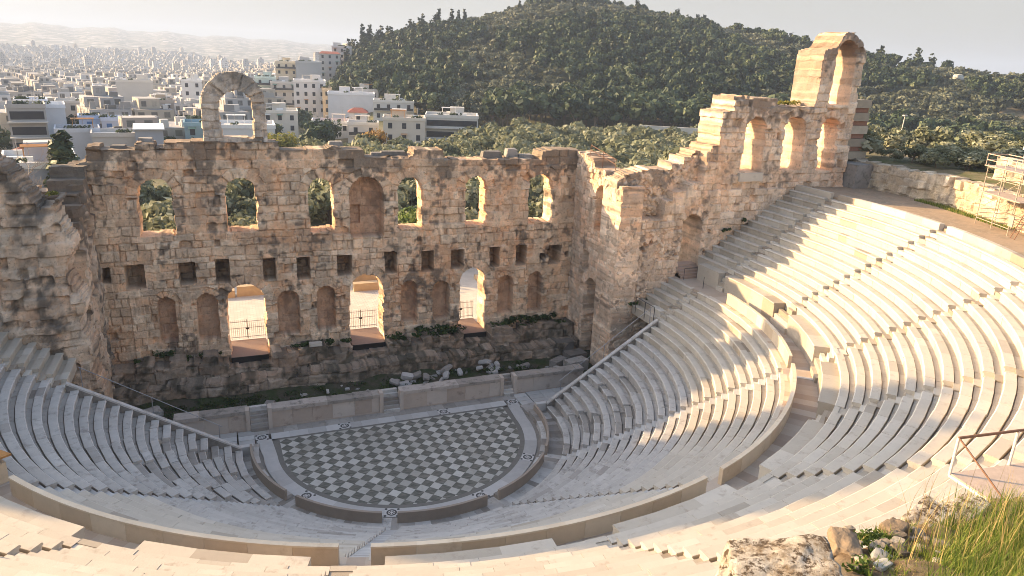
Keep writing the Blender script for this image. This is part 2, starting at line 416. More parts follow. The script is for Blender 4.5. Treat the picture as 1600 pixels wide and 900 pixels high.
# front benches (five curved seats of honour with a back)
BENCHB = m_tinted('brownish_bench_marble', [(0, (.34, .27, .21)), (1, (.46, .38, .30))], 1.6, .4, .7, .3, 9)
FB = [(-33.5, 1.5, 'curved front bench with a back, nearest the right-hand side entrance'), (-69.5, -38.5, 'curved front bench with a back, second from the right-hand side entrance'),
      (-105.5, -74.5, 'curved front bench with a back, in the middle below the checkered floor'), (-141.5, -110.5, 'curved front bench with a back, second from the left-hand side entrance'), (-183, -146.5, 'curved front bench with a back, nearest the left-hand side entrance')]
for a0, a1, lab in FB:
    t = thing('front_bench', lab, 'stone bench', (0, 0, 0), 0, 'front benches round the checkered floor')
    n = max(5, int(abs(a1-a0)/5)); s = MB(); ring_solid(s, 9.72, 10.08, -.2, .40, a0, a1, n); s.build('seat', MARBLE_OLD, t)
    s = MB(); ring_solid(s, 10.08, 10.24, -.2, .86, a0, a1, n*2, tint=.3); s.build('backrest', BENCHB, t)

# ------------------------------------------------------------------ seat rows
def block_poly(r, z, low, dr):
    return [(r+.07, low), (r+.07, z-.15), (r+.035, z-.11), (r, z-.09), (r, z-.04), (r+.042, z), (r+.43, z), (r+.44, z-.012), (r+.44, z-.16), (r+.485, z-.16), (r+.485, z-.10), (r+dr+.16, z-.10), (r+dr+.16, low)]
def add_sweep(mb, poly, angs, tint, cx=CX, cy=CY, edges=None):
    n = len(poly); V = []
    for a in angs:
        c, s = math.cos(a), math.sin(a)
        V += [(cx+r*c, cy+r*s, z) for r, z in poly]
    F = []
    for i in range(len(angs)-1):
        for k in range(n):
            F.append((i*n+k, (i+1)*n+k, (i+1)*n+(k+1) % n, i*n+(k+1) % n))
    F.append(tuple(range(n))); F.append(tuple((len(angs)-1)*n+k for k in range(n))[::-1])
    o = len(mb.t); mb.add(V, F, tint)
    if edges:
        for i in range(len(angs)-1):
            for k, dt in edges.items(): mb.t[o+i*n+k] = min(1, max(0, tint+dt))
def edge_angle(r, e):
    """('az', deg, half_width) or ('y', Y) -> angle in radians at radius r"""
    if e[0] == 'az': return R(e[1])+math.asin(max(-1, min(1, e[2]/r)))
    q = math.asin(max(-1, min(1, (e[1]-CY)/r))); return q if e[0] == 'y' else -PI-q
LIP = {3: .25, 4: .6, 7: -.45, 8: -.7, 9: -.5, 10: -.12}      # tints paint a sun-caught front lip and a shaded groove behind the seat
def curved_row(parent, r, z, dr, e0, e1, low, mat, wear=0.0, name='seat_row', depth=None):
    a0, a1 = edge_angle(r+.2, e0), edge_angle(r+.2, e1)
    mb = MB(); a = a0; L = (a1-a0)*r
    while a < a1-1e-4:
        ln = random.uniform(.9, 1.9)/r
        b = a+ln if a1-(a+ln) > .5/r else a1
        j = random.gauss(0, .006+.02*wear); jz = random.gauss(0, .004+.012*wear)
        tint = min(1, max(0, random.gauss(.66, .07)-(random.random() < .05)*random.uniform(.15, .4)))
        zz = z+jz; rr = r+j
        if wear > .25 and random.random() < wear*.38: zz -= random.uniform(.08, .30); rr += random.uniform(.02, .18); tint *= .4
        g = .004/r+wear*.012/r*random.random()
        m = max(1, int((b-a)*r/1.0)); angs = [a+g+(b-a-2*g)*i/m for i in range(m+1)]
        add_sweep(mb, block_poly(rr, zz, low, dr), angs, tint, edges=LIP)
        a = b
    return mb.build(name, mat, parent)
def straight_row(parent, r, z, dr, sgn, y0, y1, low, mat):
    mb = MB(); y = y0
    while y < y1-.05:
        e = min(y1, y+random.uniform(1.0, 1.9))
        if y1-e < .4: e = y1
        poly = [(CX+sgn*q, h) for q, h in block_poly(r+random.gauss(0, .005), z+random.gauss(0, .003), low, dr)]
        P = [(x, y+.004, h) for x, h in poly]
        if sgn > 0: P = P[::-1]
        mb.prism(P, (0, e-y-.008, 0), min(1, max(0, random.gauss(.6, .2)))); y = e
    return mb.build('seat_row', mat, parent)

NL, L_R0, L_DR, L_Z0, L_DZ = 20, 10.9, (23.5-10.9)/19, .72, (8.79-.72)/19
NU, U_R0, U_DR, U_Z0, U_DZ = 14, 26.3, .675, 10.5, .415
lower = [(('az', -36, .42), ('y', .12), 'grey seat wedge at the right-hand end of the lower seating, next to the rail'),
         (('az', -72, .42), ('az', -36, -.42), 'half sunlit seat wedge of the lower seating, second from its right-hand end'),
         (('az', -108, .42), ('az', -72, -.42), 'shaded middle wedge of seat rows in the lower seating'),
         (('az', -144, .42), ('az', -108, -.42), 'shaded seat wedge of the lower seating, second from its left-hand end'),
         (('yl', .12), ('az', -144, -.42), 'bluish shaded wedge of broken seat rows, left-hand end of the lower seating')]
for i, (e0, e1, lab) in enumerate(lower):
    t = thing('seat_wedge', lab, 'stone seating', (0, 0, 0), 0, 'wedges of the lower seating')
    for k in range(NL):
        wear = {0: .55, 1: .25, 2: .25, 3: .35, 4: .75}[i]*max(0, 1-abs(k-4)/9.0)
        z = L_Z0+k*L_DZ
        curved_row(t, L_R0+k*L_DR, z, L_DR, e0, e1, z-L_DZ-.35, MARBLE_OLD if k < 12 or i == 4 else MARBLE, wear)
for sgn, lab in ((1, 'short straight seat rows of the lower seating against the right-hand side wall'), (-1, 'short straight seat rows of the lower seating against the left-hand side wall')):
    t = thing('seat_wedge', lab, 'stone seating', (0, 0, 0), 0, 'straight rows of the lower seating')
    for k in range(14, NL):
        z = L_Z0+k*L_DZ; straight_row(t, L_R0+k*L_DR, z, L_DR, sgn, .98, 4.28, z-L_DZ-.35, MARBLE)
upper = []
labs = ['next to the straight rows by the tower', 'second from the tower wall', 'third from the tower wall', 'fourth from the tower wall, with a patch of shadow', 'fifth from the tower wall, half in shadow',
        'right of the stair with the shaded gap at the bottom', 'left of the stair with the shaded gap at the bottom', 'second from the left-hand wall', 'first from the left-hand wall']
for i in range(9):
    hi = ('az', -18*i, -.40) if i else ('y', -.55)
    lo = ('az', -18*(i+1), .40)
    upper.append((lo, hi, 'upper seat wedge, '+labs[i]))
upper.append((('yl', -.55), ('az', -162, -.40), 'upper seat wedge, at its far left-hand end'))
for e0, e1, lab in upper:
    t = thing('seat_wedge', lab, 'stone seating', (0, 0, 0), 0, 'wedges of the upper seating')
    # podium with a ledge, then the rows and the coping
    a_r = 25.46
    wide = lambda e: ('az', e[1], math.copysign(1.2, e[2])) if e[0] == 'az' else e
    mb = MB(); a0, a1 = edge_angle(a_r+.3, wide(e0)), edge_angle(a_r+.3, wide(e1)); n = max(3, int((a1-a0)*a_r/1.5))
    for q in range(n):
        A = a0+(a1-a0)*q/n; B = a0+(a1-a0)*(q+1)/n; tt = random.gauss(.5, .2)
        add_sweep(mb, [(a_r+.05, 8.4), (a_r+.05, 10.03), (a_r, 10.07), (a_r, 10.14), (a_r+.035, 10.17), (a_r+1.2, 10.17), (a_r+1.2, 8.4)], [A, B], tt, edges={3: .4})
    mb.build('podium_wall', MARBLE, t)
    for k in range(NU):
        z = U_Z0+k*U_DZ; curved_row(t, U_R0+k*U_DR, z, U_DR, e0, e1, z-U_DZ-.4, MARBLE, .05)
    mb = MB(); r = 35.70; a0, a1 = edge_angle(r, e0), edge_angle(r, e1); n = max(3, int((a1-a0)*r/1.6))
    for q in range(n):
        A = a0+(a1-a0)*q/n; B = a0+(a1-a0)*(q+1)/n
        add_sweep(mb, [(r, 15.4), (r, 16.30), (r+.03, 16.33), (r+.36, 16.33), (r+.36, 15.4)], [A, B], random.random())
    mb.build('coping', MARBLE, t)
for sgn, lab in ((1, 'straight shaded seat rows of the upper seating climbing along the right-hand side wall'), (-1, 'straight seat rows of the upper seating climbing along the left-hand side wall')):
    t = thing('seat_wedge', lab, 'stone seating', (0, 0, 0), 0, 'straight rows of the upper seating')
    for k in range(NU):
        z = U_Z0+k*U_DZ; straight_row(t, U_R0+k*U_DR, z, U_DR, sgn, .22, 4.28, z-U_DZ-.4, MARBLE)
    mb = MB(); x0, x1 = sorted((CX+sgn*25.48, CX+sgn*26.6)); mb.box(x0, x1, .22, 3.0, 8.4, 10.17, .5); mb.build('podium_wall', MARBLE, t); mb = MB()
    x0, x1 = sorted((CX+sgn*35.70, CX+sgn*36.06)); mb.box(x0, x1, .22, 4.28, 15.4, 16.33, .6); mb.build('coping', MARBLE, t)

# ------------------------------------------------------------------ stairs between the wedges
def radial_stair(az, half, steps, low, lab, group, mat=PAVE_WHITE):
    mb = MB(); c, s = math.cos(R(az)), math.sin(R(az))
    for r0, r1, z in steps:
        mid = (r0+r1)/2; wd_ = 1.17 if 25.2 < r0 < 26.0 else half; mb.obox((CX+c*mid, CY+s*mid), (c, s), (-s, c), (r1-r0)/2, wd_, z-low, z, random.random())
    o = mb.build('stairway', mat); return tag(o, lab, 'stairs', group)
def lower_steps(k0=0, k1=NL):
    st = []
    for k in range(k0, k1):
        r, z = L_R0+k*L_DR, L_Z0+k*L_DZ
        st.append((r-.0, r+.34, z-L_DZ*.5-.03)); st.append((r+.34, r+L_DR, z-.03))
    return st
def upper_steps():
    st = [(25.48-.75+.25*i, 25.48-.5+.25*i, 8.79+.30*(i+1)) for i in range(0)]
    for i in range(5): st.append((25.34+.24*i, 25.34+.24*(i+1), 8.79+.34*(i+1)))
    st.append((26.54, 26.98, 10.46))
    for k in range(1, NU):
        r, z = U_R0+k*U_DR, U_Z0+k*U_DZ
        st.append((r+.1, r+.42, z-U_DZ*.5)); st.append((r+.42, r+U_DR+.1, z-.03))
    return st
for az, lab in ((-36, 'bottom to top stair of the lower seating nearest the right-hand rail'), (-72, 'stair of the lower seating leading up to the gap right of the parapet middle'), (-108, 'white stair running straight down to the rosette at the bottom of the floor'), (-144, 'stair of the lower seating leading to the gap at the left edge')):
    radial_stair(az, .415, lower_steps(), .55, lab, 'stairs of the lower seating')
for az, lab in zip(range(-18, -163, -18), ['next to the tower wall rows', 'second from the tower wall', 'third from the tower wall', 'fourth from the tower wall', 'fifth from the tower wall', 'in line with the white lower stair', 'third from the left-hand wall', 'second from the left-hand wall', 'nearest the left-hand wall']):
    radial_stair(az, .395, upper_steps(), .75, 'narrow stair of the upper seating, '+lab, 'stairs of the upper seating', MARBLE)
for sgn, side_ in ((1, 'right'), (-1, 'left')):
    mb = MB()
    for r0, r1, z in lower_steps(14, NL):
        x0, x1 = sorted((CX+sgn*r0, CX+sgn*r1)); mb.box(x0, x1, .13, .97, z-.55, z, random.random())
    tag(mb.build('stairway', MARBLE), 'short stair along the straight lower rows on the %s-hand side' % side_, 'stairs', 'side stairs')
    mb = MB()
    for r0, r1, z in upper_steps():
        x0, x1 = sorted((CX+sgn*r0, CX+sgn*r1)); mb.box(x0, x1, -.54, .21, z-.8, z, random.random())
    tag(mb.build('stairway', MARBLE), 'long stair beside the straight upper rows on the %s-hand side' % side_, 'stairs', 'side stairs')

# ------------------------------------------------------------------ walkway between the tiers and its parapet
wk = MB(); ring_solid(wk, 23.75, 25.6, 8.3, 8.79, -184, 4, 120, CX, CY)
for s in (-1, 1):
    x0, x1 = sorted((CX+s*23.75, CX+s*26.6)); wk.box(x0, x1, 1.3, 5.2, 8.3, 8.795, .5)
WALKMAT = m_tinted('reddish_walkway_paving', [(0, (.38, .29, .22)), (.5, (.47, .38, .30)), (1, (.54, .46, .38))], 1.3, .3, .7, .2, 9)
tag(wk.build('walkway', WALKMAT), kind='structure')
PL = [(-34.6, -6, 'sunlit stretch of the curved parapet nearest the tower wall'), (-70.7, -37.4, 'curved parapet stretch right of the middle, warm in reflected light'), (-106.7, -73.3, 'middle stretch of the curved parapet, orange in reflected light'), (-142.7, -109.3, 'long grey to orange stretch of the curved parapet on the left'), (-176, -145.3, 'short stretch of the curved parapet at the left edge')]
for a0, a1, lab in PL:
    t = thing('parapet_wall', lab, 'parapet', (0, 0, 0), 0, 'stretches of the parapet above the lower seating')
    n = max(3, int((a1-a0)/3.4)); mb = MB()
    for q in range(n):
        A = R(a0+(a1-a0)*q/n); B = R(a0+(a1-a0)*(q+1)/n)
        add_sweep(mb, [(24.06, 8.2), (24.06, 9.53), (24.24, 9.53), (24.24, 8.2)], [A+.0002, (A+B)/2, B-.0002], random.random())
    mb.build('wall', PARAPET, t)
    mb = MB(); n = n*2
    for q in range(n):
        A = R(a0+(a1-a0)*q/n); B = R(a0+(a1-a0)*(q+1)/n)
        add_sweep(mb, [(24.05, 9.533), (24.05, 9.6), (24.255, 9.6), (24.255, 9.533)], [A, B], .6+.4*random.random())
    mb.build('coping', PARAPET, t)
# white marble strip across the walkway and the low post beside it
c, s = math.cos(R(-37.6)), math.sin(R(-37.6)); mb = MB(); mb.obox((CX+c*24.85, CY+s*24.85), (c, s), (-s, c), .6, .14, 8.6, 8.83, 1)
tag(mb.build('marble_strip', PAVE_WHITE), 'white marble strip lying across the walkway by the parapet', 'paving strip')

# ------------------------------------------------------------------ sloping end walls of the lower seating
for sgn, side_ in ((1, 'right'), (-1, 'left')):
    t = thing('end_wall', 'white sloping coping wall closing the lower seats on the %s-hand side' % side_, 'wall', (0, 0, 0), 0, 'end walls of the seating')
    zc = lambda r: L_Z0+(r-L_R0)/L_DR*L_DZ+.12
    mb = MB(); r0, r1 = 10.95, 20.15
    P = [(CX+sgn*r0, .12, -.3), (CX+sgn*r1, .12, -.3), (CX+sgn*r1, .12, zc(r1)-.12), (CX+sgn*r0, .12, zc(r0)-.12)]
    if sgn < 0: P = P[::-1]
    mb.prism(P, (0, .34, 0), .3); mb.build('wall', GREYSTONE, t)
    mb = MB(); n = 7
    for i in range(n):
        a, b = r0+(r1-r0)*i/n, r0+(r1-r0)*(i+1)/n-.015
        mb.hexa([(CX+sgn*a, .12, zc(a)-.117), (CX+sgn*b, .12, zc(b)-.117), (CX+sgn*b, .42, zc(b)-.117), (CX+sgn*a, .42, zc(a)-.117),
                 (CX+sgn*a, .12, zc(a)), (CX+sgn*b, .12, zc(b)), (CX+sgn*b, .42, zc(b)), (CX+sgn*a, .42, zc(a))], .75+.25*random.random())
    mb.build('coping', MARBLE_OLD, t)
    # low white block and landing at the foot
    mb = MB(); x0, x1 = sorted((CX+sgn*10.2, CX+sgn*11.6)); mb.box(x0, x1, .35, .72, -.1, .78, .9)
    tag(mb.build('end_block', PAVE_WHITE), 'low white block at the foot of the %s-hand end wall' % side_, 'stone block', 'foot blocks of the end walls')
# ------------------------------------------------------------------ coursed, weathered stone walls
def masonry(P, s0, s1, z0, z1, h, solid, T, recess=None, arches=(), amp=.08, wob_amp=.22, jdark=.24, side=1.0, seed=1, group_of=None, names=('masonry',), parent=None, mats=None,
            crust_top=None, course=(.36, .6), width=(.55, 1.2), palette=None, missing=.02, joint=.10, nd=6, rubble=None, plain=None, socket_shade=None, jit=.035, back=True, open_bottom=True):
    rng = np.random.default_rng(seed)
    ns, nz = int(round((s1-s0)/h)), int(round((z1-z0)/h))
    S = s0+np.arange(ns+1)*h; Z = z0+np.arange(nz+1)*h
    SS, ZZ = np.meshgrid(S, Z, indexing='ij')
    cs, cz = (SS[:-1, :-1]+h/2), (ZZ[:-1, :-1]+h/2)
    wob = (fbm(np.stack([cs*1.1, cz*1.1, cs*0+seed], -1), seed+90, 3)-.5)*wob_amp
    wob2 = (fbm(np.stack([cs*1.1, cz*1.1, cs*0+seed+40], -1), seed+91, 3)-.5)*wob_amp
    sol = solid(cs+wob, cz+wob2)
    # --- block pattern
    q3 = np.stack([SS, ZZ, SS*0], -1)
    ws = SS+.16*(fbm(q3*1.3, seed+1, 3)-.5); wz = ZZ+.16*(fbm(q3*1.3, seed+2, 3)-.5)
    zb = [z0-1]
    while zb[-1] < z1+1: zb.append(zb[-1]+rng.uniform(*course))
    zb = np.array(zb); row = np.clip(np.searchsorted(zb, wz, 'right')-1, 0, len(zb)-2)
    wrow = rng.uniform(width[0], width[1], len(zb)); orow = rng.uniform(0, 9, len(zb))
    fr = (ws+orow[row])/wrow[row]; bi = np.floor(fr).astype(int); ff = fr-bi
    sp = hash2(bi, row, seed+3) < .3; half = sp & (ff > .5)
    ex = np.minimum(ff, 1-ff); ex = np.where(sp, np.minimum(ex, np.abs(ff-.5)), ex)*wrow[row]
    bid = bi*7+half.astype(int)*3+row*1013
    ed = np.minimum(ex, np.minimum(wz-zb[row], zb[row+1]-wz))
    for (ax, az_, ar, wd) in arches:                                   # ring of wedge stones round an arch
        dx, dz = ws-ax, wz-az_; rr = np.hypot(dx, dz); th = np.arctan2(dz, dx)
        m = (dz > -.15) & (rr > ar-.35) & (rr < ar+wd); n = max(7, int(PI*ar/.42)); k = np.floor(th/PI*n).astype(int)
        fk = th/PI*n-k; ea = np.minimum(fk, 1-fk)*PI/n*rr
        bid = np.where(m, k+90000+int(ax*77), bid); ed = np.where(m, np.minimum(ea, np.abs(ar+wd-rr)), ed)
    if rubble is not None:                                             # small broken core stones
        mk = rubble(SS, ZZ)
        g = np.stack([ws*2.6, wz*2.9], -1); gi = np.floor(g).astype(int); d1 = np.full(SS.shape, 9.); d2 = np.full(SS.shape, 9.); rid = np.zeros(SS.shape, int)
        for a in (-1, 0, 1):
            for b in (-1, 0, 1):
                px = gi[..., 0]+a; pz = gi[..., 1]+b
                dd = np.hypot(px+hash2(px, pz, seed+7)-g[..., 0], pz+hash2(px, pz, seed+8)-g[..., 1])
                new = dd < d1; d2 = np.where(new, d1, np.minimum(d2, dd)); rid = np.where(new, px*131+pz*7919+500000, rid); d1 = np.where(new, dd, d1)
        bid = np.where(mk, rid, bid); ed = np.where(mk, (d2-d1)*.19, ed)
    rnd = hash1(bid, seed+4); rnd2 = hash1(bid, seed+5); rnd3 = hash1(bid, seed+6)
    worn = sstep(.36, .6, fbm(q3*.8+3, seed+60, 3)); groove = (1-sstep(.0, .035+.05*worn, ed))*(.15+.85*worn)
    f1 = fbm(q3*.55, seed+10, 4); f2 = fbm(q3*2.1, seed+11, 4); f3 = fbm(q3*6.0, seed+12, 3)
    grey = sstep(.46, .66, fbm(np.stack([SS*1.5, ZZ*.75, SS*0+21], -1), seed+63, 5))
    dep = -(rnd-.5)*2*amp*(.4+1.2*f1)+groove*joint*(.5+f2)+(f2-.5)*amp*1.3+(f3-.5)*.07
    gone = (rnd3 < missing) & (ed > .01)
    dep = dep+gone*.3*sstep(0, .05, ed)
    if recess is not None: dep = dep+recess(SS, ZZ)
    # --- colour of the stone itself (iron-stained, grey crusted, pale)
    pal = palette or dict(a=(.74, .505, .33), b=(.65, .515, .385), c=(.81, .665, .50), d=(.61, .345, .19), crust=(.13, .11, .09), amount=.6)
    def mixc(a, b, t): return a*(1-t[..., None])+np.array(b)*t[..., None]
    col = np.broadcast_to(np.array(pal['a']), SS.shape+(3,)).copy()
    col = mixc(col, pal['b'], np.clip(rnd2*1.25-.2, 0, 1)); col = mixc(col, pal['c'], sstep(.62, 1, rnd)*.8)
    col = mixc(col, pal['d'], sstep(.48, .72, fbm(q3*.42+5, seed+20, 4))*.65)
    col = col*(.87+.26*hash1(bid, seed+9))[..., None]
    col = col*(1-jdark*groove)[..., None]; col = col*(.72+.56*fbm(q3*1.15+9, seed+61, 4))[..., None]; col = mixc(col, pal['c'], sstep(.56, .7, fbm(q3*3.3, seed+62, 4))*.5)
    col = mixc(col, tuple(np.array(pal['b'])*.62), grey*.55)
    cr = fbm(np.stack([SS*.8, ZZ*.28, SS*0+3], -1), seed+21, 5)*.52+fbm(q3*2.9, seed+22, 5)*.48
    lift = 0 if crust_top is None else np.clip(1-(crust_top(SS)-ZZ)/2.2, 0, 1)*.20
    lift = lift+gone*.03
    crust = sstep(.60-.10*pal['amount'], .70-.06*pal['amount'], cr+lift)*.8
    col = mixc(col, pal['crust'], crust)
    NN = SS.size; nid = np.arange(NN).reshape(SS.shape)
    jx = (vnoise(np.stack([SS*3.1, ZZ*3.1, SS*0+.5], -1), seed+30)-.5)*2*jit; jz = (vnoise(np.stack([SS*3.1, ZZ*3.1, SS*0+7.5], -1), seed+31)-.5)*2*jit
    if socket_shade is not None: col = np.where(socket_shade(SS, ZZ)[..., None], col*.62, col)  # sockets coloured darker to paint the shade inside them
    if plain is not None:                                              # smooth plastered backs of the niches
        pm = plain(SS, ZZ); dep = np.where(pm, (recess(SS, ZZ) if recess is not None else 0)+(f2-.5)*.09+groove*.05, dep)
        pc = np.array((.50, .31, .205))*(.55+.9*fbm(q3*1.4, seed+70, 5))[..., None]; col = np.where(pm[..., None], pc*.62+col*.38, col)
    PS, PZ = (SS+jx).ravel(), (ZZ+jz).ravel(); PD = dep.ravel(); colf = col.reshape(-1, 3)
    gid = np.zeros(sol.shape, int) if group_of is None else group_of(cs, cz)
    objs = []
    Tn = T(SS).ravel() if callable(T) else np.full(NN, float(T))
    for g in range(len(names)):
        me = sol & (gid == g)
        if not me.any(): objs.append(None); continue
        ii, jj = np.nonzero(me)
        a, b, c, d = nid[ii, jj], nid[ii+1, jj], nid[ii+1, jj+1], nid[ii, jj+1]
        quads = [np.stack([a, b, c, d], -1)]
        if back: quads.append(np.stack([d, c, b, a], -1)+nd*NN)
        pad = np.zeros((ns+2, nz+2), bool); pad[1:-1, 1:-1] = sol if g == 0 or True else me
        for (di, dj, n0, n1) in ((-1, 0, d, a), (1, 0, b, c), (0, -1, a, b), (0, 1, c, d)):
            open_ = ~pad[ii+1+di, jj+1+dj]
            if open_bottom is False and dj == -1: continue
            if not open_.any(): continue
            e0, e1 = n0[open_], n1[open_]
            for l in range(nd): quads.append(np.stack([e0+l*NN, e0+(l+1)*NN, e1+(l+1)*NN, e1+l*NN], -1))
        Q = np.concatenate(quads); ids, inv = np.unique(Q, return_inverse=True); Q = inv.reshape(Q.shape)
        l = ids//NN; n = ids % NN; t = l/nd
        dd = PD[n]*(1-t)+Tn[n]*t
        mid = ((l > 0) & (l < nd)).astype(float)
        p3 = np.stack([PS[n]*1.7, PZ[n]*1.7, dd*1.7], -1)
        rw = row.ravel()[n]; sb = np.floor((dd+hash1(rw, seed+50)*.9)/.85).astype(int); hb = hash2(rw, sb, seed+51); hb2 = hash2(rw, sb, seed+52)
        js = PS[n]+mid*((vnoise(p3, seed+40)-.5)*.16+(hb-.5)*.16*side); jzz = PZ[n]+mid*((vnoise(p3+9, seed+41)-.5)*.14+(hb2-.5)*.06)
        cc = colf[n]*np.where(l > 0, .72+.35*vnoise(p3*1.5, seed+42)+.3*hb, 1)[:, None]
        V = P(js, jzz, dd)
        objs.append(mesh_np(names[g], V, Q.ravel(), np.full(len(Q), 4), mats[g] if mats else MASON, parent, vert_col=cc))
    return objs

def arch_mask(s, z, x0, x1, zb, zt):
    """round-headed opening"""
    r = (x1-x0)/2; c = (x0+x1)/2; zs = zt-r
    return (s > x0) & (s < x1) & (z > zb) & ((z < zs) | (np.hypot(s-c, z-zs) < r))
def profile(pts):
    xs = np.array([p[0] for p in pts], float)+np.arange(len(pts))*1e-4; zs = np.array([p[1] for p in pts], float)
    return lambda s: np.interp(s, xs, zs)

# ---- the tall stage wall
YW = 12.5
WIN = [(-16.39, -14.02, 12.31, 16.53), (-10.48, -8.27, 12.41, 16.5), (-4.5, -2.5, 12.17, 16.39), (2.52, 4.71, 12.05, 16.3), (8.32, 10.27, 12.06, 16.29), (14.13, 16.47, 12.02, 16.35)]
NICHE_T = (-1.31, 1.36, 11.52, 16.37)
DOORS = [(-11.03, -8.15, 1.2, 8.23), (-1.55, 1.26, 1.2, 8.34), (7.97, 10.37, 1.2, 8.28)]
NICHES = [(-15.85, -14.63, 3.98, 7.58), (-13.15, -11.69, 3.87, 7.66), (-7.22, -5.56, 3.72, 7.41), (-4.14, -2.7, 3.88, 7.56), (2.78, 4.18, 3.83, 7.47), (5.61, 7.04, 3.77, 7.29), (11.62, 13.01, 3.82, 7.31), (14.53, 15.87, 3.72, 7.47)]
SOCKETS = [(-19.22, -18.69, 9.02, 10.14), (-17.71, -16.48, 8.41, 10.24), (-14.15, -13.02, 8.49, 10.24), (-11.59, -10.6, 8.41, 10.31), (-8.16, -7.2, 8.35, 10.15), (-5.55, -4.58, 8.32, 10.06), (-2.41, -1.34, 8.34, 10.11), (1.44, 2.42, 8.32, 10.06), (4.54, 5.59, 8.18, 10.02), (7.18, 8.26, 8.32, 9.98), (10.65, 11.57, 8.22, 9.99), (13.13, 14.15, 8.24, 9.99), (15.47, 16.07, 8.61, 9.17), (16.35, 17.56, 8.11, 9.89), (18.0, 18.45, 8.71, 9.2)]
TOP = profile([(-20.4, 17.6), (-19.3, 17.8), (-19.2, 18.3), (-19.1, 18.85), (-18.34, 18.9), (-18.33, 18.62), (-16.16, 18.6), (-16.07, 19.1), (-14.94, 19.1), (-14.9, 18.7), (-14.28, 18.75), (-14.24, 19.15), (-11.9, 19.15), (-6.56, 19.15), (-6.46, 18.55), (-2.98, 18.58), (-2.54, 18.84), (-1.43, 18.54), (-.14, 18.48), (-.05, 17.93), (3.85, 17.95), (3.91, 18.5), (6.31, 18.48), (6.43, 17.66), (15.1, 17.62), (15.24, 18.33), (17.18, 18.5), (19.4, 18.3)])
def wall_top(s): return TOP(s)
def freearch(s, z):
    out = (s > -11.6) & (s < -7.25) & (z > 19.0) & ((z < 21.95) | (np.hypot((s+9.43)/2.12, (z-21.95)/2.1) < 1))
    inn = (s > -10.4) & (s < -8.12) & (z > 19.35) & ((z < 21.75) | (np.hypot((s+9.25)/1.13, (z-21.75)/1.0) < 1))
    return out & ~inn
def st_solid(s, z):
    m = z < wall_top(s)
    for o in WIN: m &= ~arch_mask(s, z, *o)
    for o in DOORS: m &= ~arch_mask(s, z, *o)
    return m
def st_recess(s, z):
    r = np.zeros(s.shape)
    for o in NICHES: r = np.where(arch_mask(s, z, *o), .95, r)
    r = np.where(arch_mask(s, z, *NICHE_T), 1.35, r)
    r = np.where((s > -1.18) & (s < -.31) & (z > 12.41) & (z < 13.92), 1.75, r)
    for x0, x1, a, b in SOCKETS: r = np.where((s > x0) & (s < x1) & (z > a) & (z < b), 1.55, r)
    # flat pilaster strips slightly proud, smooth niche backs
    for x in (-17.2, -13.9, 7.5, 13.9): r = np.where((np.abs(s-x) < .45) & (z < 8) & (r == 0), -.10, r)
    return r
ALLN = NICHES+[NICHE_T]
def st_group(s, z):
    g = np.zeros(s.shape, int)
    for i, o in enumerate(ALLN): g = np.where(arch_mask(s, z, *o), 1+i, g)
    return g
stage = thing('stage_wall', 'tall ruined stage wall of brown weathered limestone with arched windows, niches and doors', 'ruined wall', (0, 0, 0))
archs = [((a+b)/2, d-(b-a)/2, (b-a)/2, .75) for a, b, c, d in WIN+DOORS+[NICHE_T]]+[((a+b)/2, d-(b-a)/2, (b-a)/2, .45) for a, b, c, d in NICHES]
SP = lambda s, z, d: np.stack([s, YW+d, z], -1)
masonry(SP, -20.4, 18.9, -.6, 19.3, .075, st_solid, 2.1, st_recess, archs, seed=3, parent=stage, group_of=st_group, names=['masonry']+['niche']*len(ALLN), plain=lambda s, z: st_group(s, z) > 0, socket_shade=lambda s, z: np.any([(s > a) & (s < b) & (z > c) & (z < d) for a, b, c, d in SOCKETS], axis=0), crust_top=wall_top, missing=.05, course=(.42, .78), width=(.6, 1.7))
def fa_crust(s): return np.full(s.shape, 24.0)
masonry(lambda s, z, d: np.stack([s, YW+.35+d, z], -1), -11.8, -7.0, 18.95, 24.2, .09, freearch, 1.7, None, [(-9.4, 21.9, 1.1, 1.1)], amp=.12, seed=8, parent=stage, names=['freestanding_arch'], crust_top=fa_crust, missing=.0,
        palette=dict(a=(.54, .46, .38), b=(.50, .45, .39), c=(.68, .60, .51), d=(.50, .38, .28), crust=(.2, .19, .17), amount=.6))
# loose coping blocks on top of the wall
for x, w_, z, h_ in ((-15.5, .5, 19.05, .28), (-17.3, .5, 18.6, .2), (-2.1, .55, 18.7, .35), (2.5, 1.1, 17.95, .3), (1.2, .5, 17.9, .25), (11.0, .9, 17.6, .62), (12.9, .5, 17.6, .8), (14.2, .7, 17.6, .3)):
    y = YW+1.2+random.random()*.4; MB().hexa([(x-w_, y-.4, z), (x+w_, y-.45, z), (x+w_, y+.5, z), (x-w_, y+.45, z), (x-w_*.9, y-.36, z+h_), (x+w_*.85, y-.4, z+h_*.9), (x+w_*.9, y+.4, z+h_), (x-w_*.85, y+.4, z+h_*.92)], random.random()).build('coping_block', GREYSTONE, stage)

